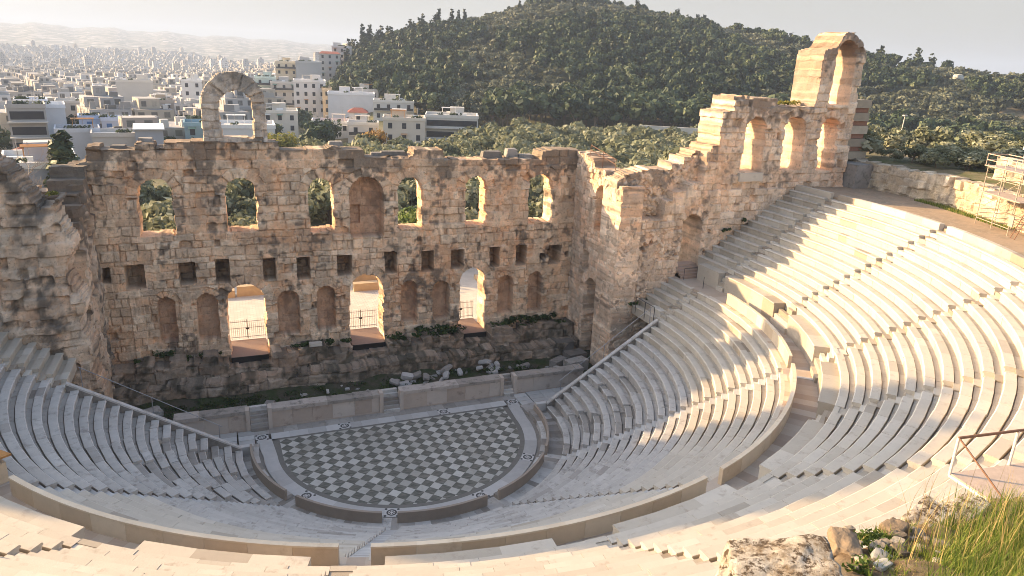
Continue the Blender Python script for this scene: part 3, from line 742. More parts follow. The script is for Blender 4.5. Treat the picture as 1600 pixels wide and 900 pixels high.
# ---- right-hand side wall (turned towards the seats) and the wing wall with the tower
RW_TOP = profile([(4.0, 16.4), (5.3, 16.4), (5.35, 16.9), (7.2, 16.9), (7.25, 17.35), (9.3, 17.4), (9.35, 18.1), (12.6, 18.3)])
def sd_solid(s, z):
    m = (z < RW_TOP(s))
    m &= ~arch_mask(s, z, 6.55, 8.55, 12.1, 16.1); m &= ~arch_mask(s, z, 6.9, 9.55, -1, 7.85)
    return m
def sd_recess(s, z):
    r = np.zeros(s.shape); r = np.where(arch_mask(s, z, 4.75, 6.4, 3.4, 7.2), .7, r)
    r = np.where((s > 9.1) & (s < 10.2) & (z > 8.3) & (z < 10.1), .6, r); r = np.where((s > 5.75) & (s < 6.75) & (z > 8.3) & (z < 9.8), .5, r)
    return r
WARM = dict(a=(.72, .53, .38), b=(.68, .55, .43), c=(.80, .67, .53), d=(.64, .40, .25), crust=(.2, .165, .135), amount=.15)
wing = thing('wing_wall', 'right-hand ruined wing wall stepping up past arched windows to a tower with a tall arch', 'ruined wall', (0, 0, 0))
masonry(lambda s, z, d: np.stack([18.6+d, s, z], -1), 4.3, 12.5, -.6, 18.5, .1, sd_solid, 2.0, sd_recess, [(7.55, 15.1, 1.0, .7), (8.22, 6.5, 1.33, .7)], seed=14, parent=wing, names=['return_wall'], crust_top=lambda s: RW_TOP(s), palette=WARM)
WT = profile([(18.6, 16.9), (19.6, 17.4), (21.5, 17.75), (23.6, 17.65), (23.65, 18.2), (24.6, 18.2), (24.65, 18.7), (25.6, 18.75), (25.65, 19.2), (26.6, 19.2), (26.65, 19.75), (27.3, 19.75), (27.3, 22.4), (28.3, 22.55), (28.4, 23.6), (29.6, 23.7), (29.7, 22.75), (30.0, 22.7), (30.05, 23.55), (32.6, 23.55), (32.7, 22.9), (36.6, 22.95), (36.7, 23.3), (36.75, 27.5), (37.9, 27.75), (38.1, 28.0), (38.4, 28.6), (38.9, 29.05), (39.6, 29.1), (40.3, 28.7), (40.8, 28.1), (41.2, 27.6), (41.5, 26.2), (41.4, 24.2), (41.45, 16)])
WW = [(29.75, 31.9, 17.5, 22.1), (33.85, 36.1, 17.6, 22.14), (37.85, 39.85, 17.5, 22.1)]
TOWARCH = (38.15, 40.35, 23.1, 28.5)
def ww_solid(s, z):
    m = z < WT(s)
    for o in WW: m &= ~arch_mask(s, z, *o)
    m &= ~arch_mask(s, z, *TOWARCH); m &= ~arch_mask(s, z, 24.6, 26.6, 8.5, 14.1)
    return m
def broken(s):      # height up to which the outer facing still stands, left of the pier
    return np.interp(s, [18.6, 18.7, 20.4, 20.5, 22.6, 22.65, 23.4, 23.45, 24.7, 24.75, 26.2, 26.25], [15.0, 15.0, 14.9, 13.9, 13.8, 15.3, 15.3, 16.0, 16.1, 16.65, 16.7, 40])
def ww_recess(s, z):
    return np.where(z > broken(s), .75+.25*fbm(np.stack([s*.6, z*.6, s*0], -1), 77, 3), 0)+np.where((s > 41.3), .3, 0)
def ww_rubble(s, z): return ((z > broken(s)-.1) & (s < 27)) | ((fbm(np.stack([s*.35, z*.35, s*0+8], -1), 78, 3) > .53) & (s < 29) & (z < 13))
def ww_group(s, z):
    g = np.zeros(s.shape, int); g = np.where((s > 36.66) & (z > 23.05), 1, g); return g
masonry(lambda s, z, d: np.stack([s, 4.3+d, z], -1), 18.6, 41.7, -.6, 29.3, .085, ww_solid, 3.1, ww_recess, [((a+b)/2, d-(b-a)/2, (b-a)/2, .6) for a, b, c, d in WW+[TOWARCH, (24.6, 26.6, 8.5, 14.1)]], seed=21, parent=wing, group_of=ww_group, names=['masonry', 'tower'], palette=WARM, crust_top=lambda s: WT(s), rubble=ww_rubble, amp=.10, missing=.06, nd=9, wob_amp=.05, jdark=.2, side=.3, width=(.6, 1.7), course=(.45, .75))
# stub of the outer wall with courses of brick beside the tower
mb = MB()
z = 18.3
for i in range(9):
    hgt = .42 if i % 2 else .72; x1 = 44.7-random.random()*.5
    mb.box(41.5, x1-(.35 if i % 2 else 0), 5.4+(.2 if i % 2 else 0), 7.4, z, z+hgt-.02, random.random(), 1 if i % 2 else 0); z += hgt
BRICK = m_plain('red_brick_courses', (.30, .16, .11), .9, 0, .3, 8)
mb.build('brick_banded_stub', [m_tinted('banded_limestone', [(0, (.36, .30, .22)), (1, (.58, .49, .37))], 2, .5, .85, .6, 6), BRICK], wing)
MB().box(41.45, 43.6, 3.2, 7.3, 15.2, 18.1, .5).build('corner_block', GREYSTONE, wing)
sl = MB()
sl.box(29.6, 32.0, 4.06, 4.9, 16.75, 17.45, .8); sl.build('window_sill', MARBLE, wing)
# walls of the block behind the wing
bk = MB()
bk.box(20.0, 41.5, 14.4, 15.2, -.5, 10.5, .3); bk.box(40.6, 41.4, 7.5, 14.4, 10, 16.5, .4); bk.build('rear_wall', GREYSTONE, wing)
fl = MB(); fl.box(20.7, 40.6, 7.45, 14.4, 8.0, 8.6, .6); fl.build('landing', PAVE_WHITE, wing)
st = MB()
for i in range(5): st.box(24.5, 26.75, 3.4+.28*i, 5.4, 8.79+.0, 8.79+.19*(i+1), .3+.1*i)
tag(st.build('stone_steps', m_tinted('reddish_steps', [(0, (.40, .27, .20)), (1, (.50, .37, .29))], 2, .3, .8, .2, 8)), 'few reddish stone steps climbing into the arched doorway of the right-hand wing', 'steps')

# ---- left-hand wing, more ruined, running out of the picture
LT = profile([(-46, 21.0), (-44, 24.0), (-36.8, 24.5), (-36.6, 22.0), (-30, 21.4), (-27.3, 21.0), (-26.0, 19.6), (-23, 19.1), (-22.2, 18.8), (-21.7, 17.9), (-21.2, 17.0), (-20.8, 16.1), (-20.1, 16.3), (-19.9, 16.65), (-19.3, 16.5), (-19.15, 15.2), (-19.0, 12)])
def edge_left(z): return np.interp(z, [0, 4, 5.5, 7, 8.5, 10, 12, 14, 16, 17], [-18.6, -18.8, -19.4, -18.9, -19.7, -19.2, -20.0, -19.4, -20.1, -19.5])
def lw_solid(s, z): return (z < LT(s)) & (s < edge_left(z))
GREYW = dict(a=(.61, .445, .315), b=(.55, .465, .37), c=(.70, .58, .46), d=(.55, .345, .215), crust=(.14, .13, .115), amount=.5)
GREYW['crust'] = (.10, .092, .08); GREYW['amount'] = 1.0
lwing = thing('wing_wall', 'left-hand ruined wing wall with a jagged lichen-dark broken edge', 'ruined wall', (0, 0, 0))
masonry(lambda s, z, d: np.stack([s, 4.3+d, z], -1), -46, -18.6, -.6, 26, .12, lw_solid, 3.0, lambda s, z: .8*np.clip((s-edge_left(z)+1.0)/1.0, 0, 1)*(fbm(np.stack([s*.8, z*.8, s*0], -1), 5, 3)), [], amp=.17, seed=31, parent=lwing, names=['masonry'], palette=GREYW, crust_top=lambda s: LT(s), missing=.05, nd=8, width=(.7, 1.5), course=(.45, .75))
LR_TOP = profile([(4.0, 14.6), (8.0, 14.6), (8.05, 15.5), (9.0, 15.5), (9.05, 16.2), (10.2, 16.2), (10.25, 16.9), (11.4, 16.9), (11.45, 17.6), (12.6, 17.6)])
masonry(lambda s, z, d: np.stack([-19.3-d, s, z], -1), 7.2, 12.6, -.6, 18, .12, lambda s, z: z < LR_TOP(s), 2.0, None, [], amp=.2, seed=33, parent=lwing, names=['return_wall'], palette=dict(GREYW, amount=1.4), crust_top=lambda s: LR_TOP(s), missing=.06, course=(.5, .8), width=(.7, 1.3))
LB = profile([(-35, 30.5), (-32, 30), (-29.5, 27.7), (-27.6, 24.0), (-26, 20.8), (-24.4, 18.2), (-23, 16.0), (-20.4, 15.5)])  # unseen rear wall, its rise shaped to cast shade on the lower seats
masonry(lambda s, z, d: np.stack([s, 12.6+d, z], -1), -35, -20.4, -.6, 29, .2, lambda s, z: z < LB(s), 1.5, None, [], amp=.1, seed=35, parent=lwing, names=['rear_wall'], palette=GREYW)

# ---- podium of old blocks under the stage wall, and the pit in front of it
OLD = dict(a=(.32, .25, .19), b=(.28, .24, .195), c=(.44, .36, .29), d=(.36, .24, .16), crust=(.055, .055, .04), amount=1.4)
def p1_top(s): return 1.45+.35*np.floor(hash1(np.floor(s/1.3).astype(int), 3)*3)/3*np.where(np.abs(s) < 30, 1, 1)
pod = thing('stage_podium', 'low ruined podium of big mossy blocks at the foot of the stage wall', 'podium', (0, 0, 0))
masonry(lambda s, z, d: np.stack([s, 9.35+.25*np.sin(s*.7)+d, z], -1), -19.2, 18.5, -.5, 2.3, .1, lambda s, z: z < p1_top(s), 1.5, None, [], amp=.13, seed=41, parent=pod, names=['lower_courses'], palette=OLD, course=(.5, .75), width=(.8, 1.6), joint=.1, jit=.05)
def p2_top(s):
    t = 2.35+.9*np.floor(hash1(np.floor(s/1.15+.3).astype(int), 9)*4)/4
    for a, b, c, d in DOORS: t = np.where((s > a-.15) & (s < b+.15), 1.95, t)
    return t
masonry(lambda s, z, d: np.stack([s, 10.75+.2*np.sin(s*1.3+1)+d, z], -1), -19.2, 18.5, .8, 3.3, .1, lambda s, z: z < p2_top(s), 1.7, None, [], amp=.16, seed=43, parent=pod, names=['upper_courses'], palette=OLD, course=(.55, .8), width=(.8, 1.5), joint=.1, jit=.06)
pitm = NT('damp_mossy_earth'); co = pitm.coord()
pitm.color(pitm.mix(pitm.ramp(pitm.noise(co, .5, 7, .7), [(.42, 0), (.56, 1)]), (.085, .07, .05), (.04, .055, .02))); pitm.rough(.95); pitm.bump(pitm.noise(co, 5, 8, .7), .8, .15)
nx, ny = 120, 30; gx = np.linspace(-19.4, 20.5, nx); gy = np.linspace(4.6, 9.9, ny); GX, GY = np.meshgrid(gx, gy, indexing='ij')
GZ = .12+.5*fbm(np.stack([GX*.5, GY*.5, GX*0], -1), 6, 4)-.15+.25*sstep(8, 9.6, GY)
idx = np.arange(nx*ny).reshape(nx, ny); q = np.stack([idx[:-1, :-1], idx[1:, :-1], idx[1:, 1:], idx[:-1, 1:]], -1).reshape(-1, 4)
tag(mesh_np('pit_floor', np.stack([GX, GY, GZ], -1).reshape(-1, 3), q.ravel(), np.full(len(q), 4), pitm.mat, smooth=True), kind='structure')

# ---- stage front: marble wall with three little stairs, coping and pilasters
sf = thing('low_stage_wall', 'low pinkish marble stage front with coping and three narrow stairs', 'low wall', (0, 0, 0))
GAPS = [(-10.15, -8.75), (-.72, .72), (8.95, 10.0)]
runs = [(-14.9, -10.15, 1.55), (-8.75, -.72, 1.5), (.72, 8.95, 1.5), (10.0, 16.2, 1.5)]
for a, b, zt in runs:
    mb = MB(); x = a
    while x < b-.05:
        e = min(b, x+random.uniform(1.2, 2.2));
        if b-e < .5: e = b
        mb.box(x+.006, e-.006, 4.05+random.gauss(0, .008), 4.5, -.2, zt-.26, random.random()); x = e
    mb.box(a, b, 4.0, 4.5, -.2, .09, .4)
    mb.build('panel', PINKSTONE, sf)
    mb = MB(); x = a
    while x < b-.05:
        e = min(b, x+random.uniform(1.0, 2.4));
        if b-e < .5: e = b
        mb.box(x, e-.008, 3.96+random.gauss(0, .012), 4.95+random.gauss(0, .03), zt-.257, zt+random.gauss(0, .012), random.random()); x = e
    mb.build('coping', m_tinted('chipped_stage_coping', [(0, (.33, .29, .25)), (1, (.55, .48, .42))], 2.4, .5, .8, .4, 7, dirt=((.09, .085, .07), 1.5, .52, .7)), sf)
for a, b in GAPS:
    mb = MB()
    for i in range(6): mb.box(a+.12, b-.12, 3.72+.2*i, 5.0, -.2, .24*(i+1), random.random())
    mb.build('stair', MARBLE_OLD, sf)
    MB().box(a-.18, a+.10, 3.9, 4.6, -.2, 1.62, .6).build('pilaster', PINKSTONE, sf); MB().box(b-.10, b+.18, 3.9, 4.6, -.2, 1.62, .8).build('pilaster', PINKSTONE, sf)
# stone blocks right of the pit
for x, y, sx, sy, h_, a in ((16.6, 6.2, 1.0, .5, 1.3, .2), (17.4, 8.0, .9, .6, 1.2, .1), (15.6, 7.6, .8, .4, .9, .5), (17.0, 9.6, .8, .5, 1.7, .0)):
    tag(MB().obox((x, y), (math.cos(a), math.sin(a)), (-math.sin(a), math.cos(a)), sx, sy, 0, h_, random.random()).build('stone_block', GREYSTONE), 'big grey squared block beside the doorway at the right end of the pit', 'stone block', 'grey blocks at the right end of the pit')
# ------------------------------------------------------------------ rocks
def rock_mesh(name, size, seed, subdiv=3, rough=.25, mat=None, parent=None, flat=1.0, freq=1.2):
    import bmesh
    bm = bmesh.new(); bmesh.ops.create_cube(bm, size=2.0)
    bmesh.ops.subdivide_edges(bm, edges=bm.edges[:], cuts=2**subdiv-1, use_grid_fill=True)
    v = np.array([q.co[:] for q in bm.verts]); n = v/np.linalg.norm(v, axis=1)[:, None]
    v = v*.62+n*.5
    v = v*(1+(fbm(n*freq+seed*3.1, seed, 4)-.5)[:, None]*rough*3)
    v = v+n*((fbm(n*5.5+seed, seed+4, 3)-.5)*rough*.5)[:, None]
    v = v*np.array(size)*np.array([1, 1, flat])*.93
    F = [[q.index for q in f.verts] for f in bm.faces]; bm.free()
    loops = [i for f in F for i in f]; ft = np.repeat(hash1(np.arange(1), seed), len(F))
    return mesh_np(name, v, loops, [len(f) for f in F], mat or GREYSTONE, parent, face_attr=ft, smooth=subdiv > 2)
def m_crusty():
    t = NT('white_crusted_rock'); co = t.coord()
    a = t.noise(co, 6, 9, .75); b = t.noise(co, 17, 8, .75)
    c = t.ramp(a, [(.36, (.24, .17, .10)), (.48, (.52, .45, .36)), (.62, (.70, .64, .55))])
    c = t.mix(t.ramp(b, [(.44, 1), (.50, 0)]), c, (.12, .085, .055))
    t.color(c); t.rough(.95); t.bump(t.mix(.5, b, t.noise(co, 40, 8, .75)), 1.0, .06); return t.mat
CRUSTY = m_crusty()
EARTHY = m_tinted('earthy_brown_rock', [(0, (.22, .15, .09)), (1, (.38, .28, .18))], 4, .6, .95, .9, 9, dirt=((.09, .06, .035), 3.5, .5, .8))

# rubble heap in the pit
RUB = []
for i in range(46):
    big = i < 30
    x = random.uniform(1.0, 10.4) if big else random.uniform(-9, 15); y = random.uniform(7.3, 9.1) if big else random.uniform(7.0, 9.0)
    RUB.append((x, y, random.uniform(.22, .55) if big else random.uniform(.12, .28)))
PALE_RUB = m_tinted('pale_broken_marble', [(0, (.30, .27, .24)), (1, (.56, .53, .50))], 3, .4, .8, .5, 8)
protos = []
for k in range(7):
    o = rock_mesh('rubble_stone', (1, random.uniform(.45, .7), random.uniform(.35, .6)), 60+k, 2, .2, PALE_RUB); protos.append(o)
for i, (x, y, s) in enumerate(RUB):
    o = protos[i] if i < 7 else protos[i % 7].copy()
    if i >= 7: COL.objects.link(o)
    zg = .2+(.35 if i % 3 == 0 and i < 30 else 0)
    o.location = (x, y, zg+s*.35); o.rotation_euler = (random.uniform(-.5, .5), random.uniform(-.5, .5), random.uniform(0, 6.3)); o.scale = (s, s, s)
    tag(o, 'broken piece of pale marble lying in the heap behind the stage front', 'stone', 'broken marble pieces in the pit')
for (x, y, sx, lab, seed) in ((-8.6, 6.4, .62, 'flat grey slab lying on the mossy pit floor near the left stage stair', 71), (-7.3, 6.3, .4, 'rounded pale stone beside the flat slab on the pit floor', 72), (-16.6, 7.6, .75, 'long grey boulder leaning at the far left end of the pit', 73), (-15.9, 6.0, .7, 'dark lumpy stone below the left handrail', 74), (12.6, 8.0, .45, 'short pale column stump lying in the right part of the pit', 75), (14.9, 6.3, .5, 'flat pale slab near the right end of the pit', 76)):
    o = rock_mesh('fallen_stone', (sx, sx*.6, sx*.45), seed, 2, .16, GREYSTONE); o.location = (x, y, .3+sx*.3); o.rotation_euler = (.1, .15, seed*1.3)
    tag(o, lab, 'stone', 'fallen stones in the pit')
o = MB().box(-5.1, -4.1, 10.9, 11.4, 3.05, 3.3, .95).build('fallen_stone', MARBLE); tag(o, 'white squared marble block lying on the podium right of the left door', 'stone', 'fallen stones in the pit')

# ------------------------------------------------------------------ door platforms and gates
for i, (a, b, c_, d_) in enumerate(DOORS):
    nm = ('left', 'middle', 'right')[i]
    t = thing('door_platform', 'brown boarded platform in the %s stage door' % nm, 'platform', (0, 0, 0), 0, 'platforms in the stage doors')
    MB().box(a+.03, b-.03, 11.9, 15.6, 2.28, 2.42, .5).build('deck', DECK_BROWN, t); MB().box(a+.04, b-.04, 11.84, 11.9, 1.85, 2.42, .5).build('front_cloth', BLACK, t)
    g = thing('metal_gate', 'double metal bar gate closing the back of the %s stage door' % nm, 'gate', (0, 0, 0), 0, 'gates in the stage doors')
    y = 15.75; m_ = (a+b)/2
    for s0, s1 in ((a+.02, m_-.02), (m_+.02, b-.02)):
        mb = MB(); n = 9
        for k in range(n+1):
            x = s0+(s1-s0)*k/n; mb.tube([(x, y, 2.45), (x, y, 4.15)], .014 if 0 < k < n else .026, 6)
        for zz in (2.6, 3.4, 3.95): mb.box(s0, s1, y-.015, y+.015, zz, zz+.04)
        lf = mb.build('gate_leaf', METAL_GREY, g)
    MB().box(m_-.12, m_+.12, y-.06, y-.02, 3.28, 3.42).build('lock_plate', METAL_DARK, lf)

# ------------------------------------------------------------------ pavement and stones behind the stage wall
pv = NT('sunlit_pale_paving'); co = pv.coord(); br = pv.n('ShaderNodeTexBrick'); br.inputs['Scale'].default_value = .9
br.inputs['Color1'].default_value = (.62, .58, .52, 1); br.inputs['Color2'].default_value = (.50, .47, .42, 1); br.inputs['Mortar'].default_value = (.25, .23, .2, 1); br.inputs['Mortar Size'].default_value = .012
pv.l(co, br.inputs['Vector']); pv.color(pv.mix(pv.math('MULTIPLY', pv.noise(co, .6, 6, .7), .4), br.outputs[0], (.3, .28, .25))); pv.rough(.7)
MBp = MB().box(-40, 40, 14.7, 40, 1.6, 2.32); tag(MBp.build('pavement', pv.mat), kind='structure')
for k, (x, y, w_, h_, lab) in enumerate(((-11.2, 28.0, .9, .7, 'tawny squared block behind the left door, left of two'), (-8.9, 28.2, 1.25, 1.0, 'long tawny squared block seen through the left door'), (2.4, 27.0, 1.3, .8, 'low tawny block seen through the middle door'), (3.0, 29.4, 1.6, 1.7, 'pale tall block seen behind the low one through the middle door'), (15.6, 27.5, 1.0, .5, 'flat pale block seen through the right door'))):
    o = MB().hexa([(x-w_, y-.5, 2.3), (x+w_, y-.5, 2.3), (x+w_, y+.5, 2.3), (x-w_, y+.5, 2.3), (x-w_*.97, y-.47, 2.3+h_), (x+w_*.95, y-.46, 2.32+h_), (x+w_*.96, y+.45, 2.3+h_), (x-w_*.95, y+.46, 2.28+h_)], .8).build('stone_block', m_tinted('tawny_stone', [(0, (.35, .25, .15)), (1, (.55, .42, .27))], 2, .4, .8, .4, 6)); tag(o, lab, 'stone block', 'blocks lying behind the stage wall')

# ------------------------------------------------------------------ handrails
def rail(lab, pts, posts, r=.025, mat=METAL_GREY, grp='handrails of the theatre'):
    t = thing('handrail', lab, 'handrail', (0, 0, 0), 0, grp)
    MB().tube(pts, r, 8).build('rail', mat, t)
    for p0, p1 in posts: MB().tube([p0, p1], r, 8).build('post', mat, t)
    return t
zr = lambda r: L_Z0+(r-L_R0)/L_DR*L_DZ+.1
def ra(r, y, up, s=1): return (CX+s*r, y, zr(r)+up)
rail('thin sloping handrail along the right-hand end wall', [ra(12.2, .95, .5), ra(20.0, .95, .9)], [(ra(r, .95, -.8), ra(r, .95, .5+(r-12.2)*.051)) for r in (12.4, 16, 19.9)])
rail('thin sloping handrail along the left-hand end wall', [ra(12.0, 1.15, .55, -1), ra(19.6, 1.15, .9, -1)], [(ra(r, 1.15, -.8, -1), ra(r, 1.15, .55+(r-12)*.046, -1)) for r in (12.2, 15.9, 19.5)])
rail('short dark handrail at the lower corner of the straight right-hand rows', [(20.25, .65, 7.6), (20.25, 2.0, 7.6), (20.25, 3.4, 7.6)], [((20.25, y, 6.2), (20.25, y, 7.6)) for y in (.65, 2.0, 3.4)], .03, METAL_DARK)
rail('dark handrail beside the reddish steps by the arched doorway', [(24.6, 3.3, 9.75), (25.9, 3.3, 9.75)], [((24.6, 3.3, 8.7), (24.6, 3.3, 9.75)), ((25.9, 3.3, 8.7), (25.9, 3.3, 9.75))], .02, METAL_DARK)
for x, y, lab in ((24.7, .75, 'single dark rail post on the walkway corner near the stair'),):
    o = MB().tube([(x, y, 8.7), (x, y, 9.75)], .025, 8).build('rail_post', METAL_DARK); tag(o, lab, 'post')
t = thing('safety_rail', 'short rusty orange rail on top of the wall corner', 'rail', (0, 0, 0))
for dz in (.35, .75): MB().tube([(18.9, 10.6, 18.3+dz), (19.6, 7.4, 17.5+dz)], .03, 6).build('rail', RUST, t)
for f in (0, .5, 1): MB().tube([(18.9+.7*f, 10.6-3.2*f, 17.6-.5*f), (18.9+.7*f, 10.6-3.2*f, 19.1-.8*f)], .03, 6).build('post', RUST, t)

# wooden board on the end of the left parapet
t = thing('wooden_lectern', 'orange-brown sloping wooden board on a stone pier at the left edge', 'board', (0, 0, 0))
a = R(-146.3); c, s = math.cos(a), math.sin(a); p0 = np.array([CX+c*24.15, CY+s*24.15])
MB().obox(p0, (c, s), (-s, c), .32, .42, 8.7, 9.66, .3).build('pier', PARAPET, t)
mb = MB(); ax = np.array([c, s]); ay = np.array([-s, c])
def bp(i, j, z): q = p0+ax*i+ay*j; return (q[0], q[1], z)
mb.hexa([bp(-.45, -.75, 9.72), bp(.45, -.75, 9.72), bp(.45, .75, 10.02), bp(-.45, .75, 10.02), bp(-.45, -.75, 9.80), bp(.45, -.75, 9.80), bp(.45, .75, 10.10), bp(-.45, .75, 10.10)])
mb.build('board', WOOD, t)

# ------------------------------------------------------------------ top walkway, retaining wall, hillside
tp = MB(); ring_solid(tp, 36.02, 43.6, 15.4, 16.02, -182, 8, 100, CX, CY, None)
em = NT('trodden_earth'); co = em.coord()
em.color(em.mix(em.ramp(em.noise(co, .5, 7, .7), [(.4, 0), (.62, 1)]), (.34, .25, .17), em.mix(em.ramp(em.noise(co, 3, 6, .7), [(.5, 0), (.7, 1)]), (.25, .19, .13), (.42, .35, .27)))); em.rough(.95); em.bump(em.noise(co, 4, 8, .7), .7, .1)
tag(tp.build('path', em.mat), kind='structure')
RP = [(43.4, 6.4), (43.3, 2.0), (43.0, -2.4), (42.4, -5.3), (41.7, -7.2), (41.1, -9.0), (40.3, -11.0), (39.2, -13.6), (37.3, -17.5), (34.2, -23.5), (29.3, -30.0), (21.5, -35.5), (12.8, -39.4), (4, -41.0), (-5, -41.2), (-14, -38.9), (-24.3, -33.0), (-33.5, -23.0), (-39.5, -10), (-41.5, 2)]
rp = np.array(RP); seg = np.hypot(*np.diff(rp, axis=0).T); cum = np.concatenate([[0], np.cumsum(seg)])
tan = np.gradient(rp, axis=0); tan /= np.linalg.norm(tan, axis=1)[:, None]; nrm = np.stack([-tan[:, 1], tan[:, 0]], -1); nrm *= np.sign((nrm*rp).sum(1))[:, None]
def RPf(s, z, d):
    x = np.interp(s, cum, rp[:, 0]); y = np.interp(s, cum, rp[:, 1]); nx_ = np.interp(s, cum, nrm[:, 0]); ny_ = np.interp(s, cum, nrm[:, 1])
    return np.stack([x+nx_*d, y+ny_*d, z], -1)
RT = lambda s: 18.2+.25*np.floor(hash1(np.floor(s/1.4).astype(int), 5)*3)/3-.25*sstep(20, 34, s)
PALEW = dict(a=(.53, .45, .34), b=(.50, .44, .36), c=(.66, .58, .46), d=(.48, .38, .26), crust=(.2, .17, .14), amount=.1)
ret = thing('retaining_wall', 'rough retaining wall of big pale blocks round the back of the upper seats', 'wall', (0, 0, 0))
masonry(RPf, 0, cum[-1], 15.7, 19.1, .11, lambda s, z: z < RT(s), 1.2, None, [], amp=.13, seed=51, parent=ret, names=['masonry'], palette=PALEW, course=(.6, .85), width=(.8, 1.9), joint=.1, jit=.05, missing=.02, nd=4)
up = thing('upper_block_wall', 'higher course of big pale blocks on the bank behind the scaffold', 'wall', (0, 0, 0))
masonry(lambda s, z, d: RPf(s, z, d+3.2), 12, 24, 18.2, 20.6, .11, lambda s, z: z < 19.9+.3*np.floor(hash1(np.floor(s/1.7).astype(int), 8)*3)/3, 1.0, None, [], amp=.14, seed=53, parent=up, names=['masonry'], palette=PALEW, course=(.7, .9), width=(1.2, 2.2), joint=.1, jit=.05, nd=4)
# bank behind the wall
na, nr = 190, 34
sv = np.linspace(-2, cum[-1], na); dv = np.concatenate([np.linspace(1.1, 6, 16), np.linspace(7, 40, 18)])
Sg, Dg = np.meshgrid(sv, dv, indexing='ij'); Pg = RPf(Sg, Sg*0, Dg)
XX, YY = Pg[..., 0], Pg[..., 1]
dc = np.hypot(XX-CAM[0], YY-CAM[1])
zz = 18.3+.12*np.clip(Dg-1, 0, 12)*sstep(3, 20, Sg)+(fbm(np.stack([XX*.3, YY*.3, XX*0], -1), 9, 4)-.5)*.9
knoll = 5.3*sstep(9, 1.5, dc-np.where(YY > CAM[1], 0, 6))*sstep(3.2, 4.6, Dg)
zz = zz+knoll
idx = np.arange(na*nr).reshape(na, nr); q = np.stack([idx[:-1, :-1], idx[1:, :-1], idx[1:, 1:], idx[:-1, 1:]], -1).reshape(-1, 4)
bm_ = NT('grassy_bank'); co = bm_.coord()
bm_.color(bm_.mix(bm_.ramp(bm_.noise(co, .35, 7, .7), [(.4, 0), (.58, 1)]), (.17, .14, .085), bm_.mix(bm_.noise(co, 2, 5, .6), (.045, .065, .018), (.13, .125, .05)))); bm_.rough(.95); bm_.bump(bm_.noise(co, 6, 8, .7), .8, .1)
BANK = bm_.mat
tag(mesh_np('hillside', np.stack([XX, YY, zz], -1).reshape(-1, 3), q.ravel(), np.full(len(q), 4), BANK, smooth=True), kind='structure')

SCAF = m_plain('dull_beige_tubes', (.40, .33, .26), .6, .1, .2)
# ------------------------------------------------------------------ scaffold tower with floodlight
t = thing('scaffold_tower', 'pale tubular scaffold tower with two decks on the upper walkway', 'scaffold', (0, 0, 0))
o0 = np.array([38.6, -10.5, 16.02]); ex = np.array([-.43, -.905, 0]); ey = np.array([.905, -.43, 0]); ez = np.array([0, 0, 1.0])
W_, D_ = 3.8, 1.3
def sp(a, b, z): return o0+ex*a+ey*b+ez*z
for b in (0, D_):
    for a in (0, W_/2, W_): MB().tube([sp(a, b, 0), sp(a, b, 4.2)], .032, 8).build('standard', SCAF, t)
mb = MB()
for z in (.45, .8, 1.1, 2.2, 3.3, 4.0):
    for b in (0, D_): mb.tube([sp(0, b, z), sp(W_, b, z)], .024, 6)
    for a in (0, W_/2, W_): mb.tube([sp(a, 0, z), sp(a, D_, z)], .022, 6)
for b in (0, D_): mb.tube([sp(0, b, 1.1), sp(W_/2, b, 2.2)], .02, 6); mb.tube([sp(W_/2, b, 3.3), sp(0, b, 2.2)], .02, 6)
for i in range(6): mb.tube([sp(W_/2-.5, D_, 1.2+.32*i), sp(W_/2, D_, 1.2+.32*i)], .016, 6)
mb.build('ledgers', SCAF, t)
for z in (2.25, 4.03):
    mb = MB(); A = [sp(-.3, -.1, z), sp(W_+.6, -.1, z), sp(W_+.6, D_+.15, z), sp(-.3, D_+.15, z)]; mb.hexa([tuple(p) for p in A]+[tuple(p+ez*.06) for p in A]); mb.build('deck', DECKWOOD, t)
mb = MB()
for z in (4.45, 4.85):
    mb.tube([sp(-.25, -.05, z), sp(W_+.5, -.05, z), sp(W_+.5, D_, z), sp(-.25, D_, z), sp(-.25, -.05, z)], .028, 6)
for a in (-.25, .9, 2.0, 3.1, W_+.5):
    mb.tube([sp(a, -.05, 4.05), sp(a, -.05, 4.85)], .026, 6)
mb.build('guard_rail', m_plain('pinkish_painted_rail', (.58, .42, .32), .6, 0, .2), t)
f = thing('floodlight', 'pale square floodlight on a short pole above the scaffold', 'floodlight', (0, 0, 0))
p = sp(1.4, D_, 4.1); MB().tube([p, p+ez*1.3], .03, 6).build('pole', METAL_GREY, f)
mb = MB(); mb.obox(p[:2], (.43, .905), (.905, -.43), .2, .05, p[2]+1.25, p[2]+1.75); mb.build('lamp_head', m_plain('pale_lamp_glass', (.7, .7, .66), .3), f)
t = thing('step_ladder', 'rusty red folded ladder with a white board beside the scaffold foot', 'ladder', (0, 0, 0))
mb = MB(); a = sp(W_+.7, -.2, 0)
for k in (0, .45): mb.tube([a+ex*k, a+ex*(k+.15)+ey*.5+ez*1.9], .03, 6)
for i in range(5): mb.tube([a+ex*.05*i*.6+ey*.1*i+ez*.38*i, a+ex*(.45+.03*i)+ey*.1*i+ez*.38*i], .02, 6)
mb.build('frame', RUST, t); b = MB(); q0 = a-ex*.3+ez*.7; b.obox(q0[:2], (.43, .905), (.905, -.43), .25, .03, q0[2], q0[2]+.7); b.build('board', SCAF, t)

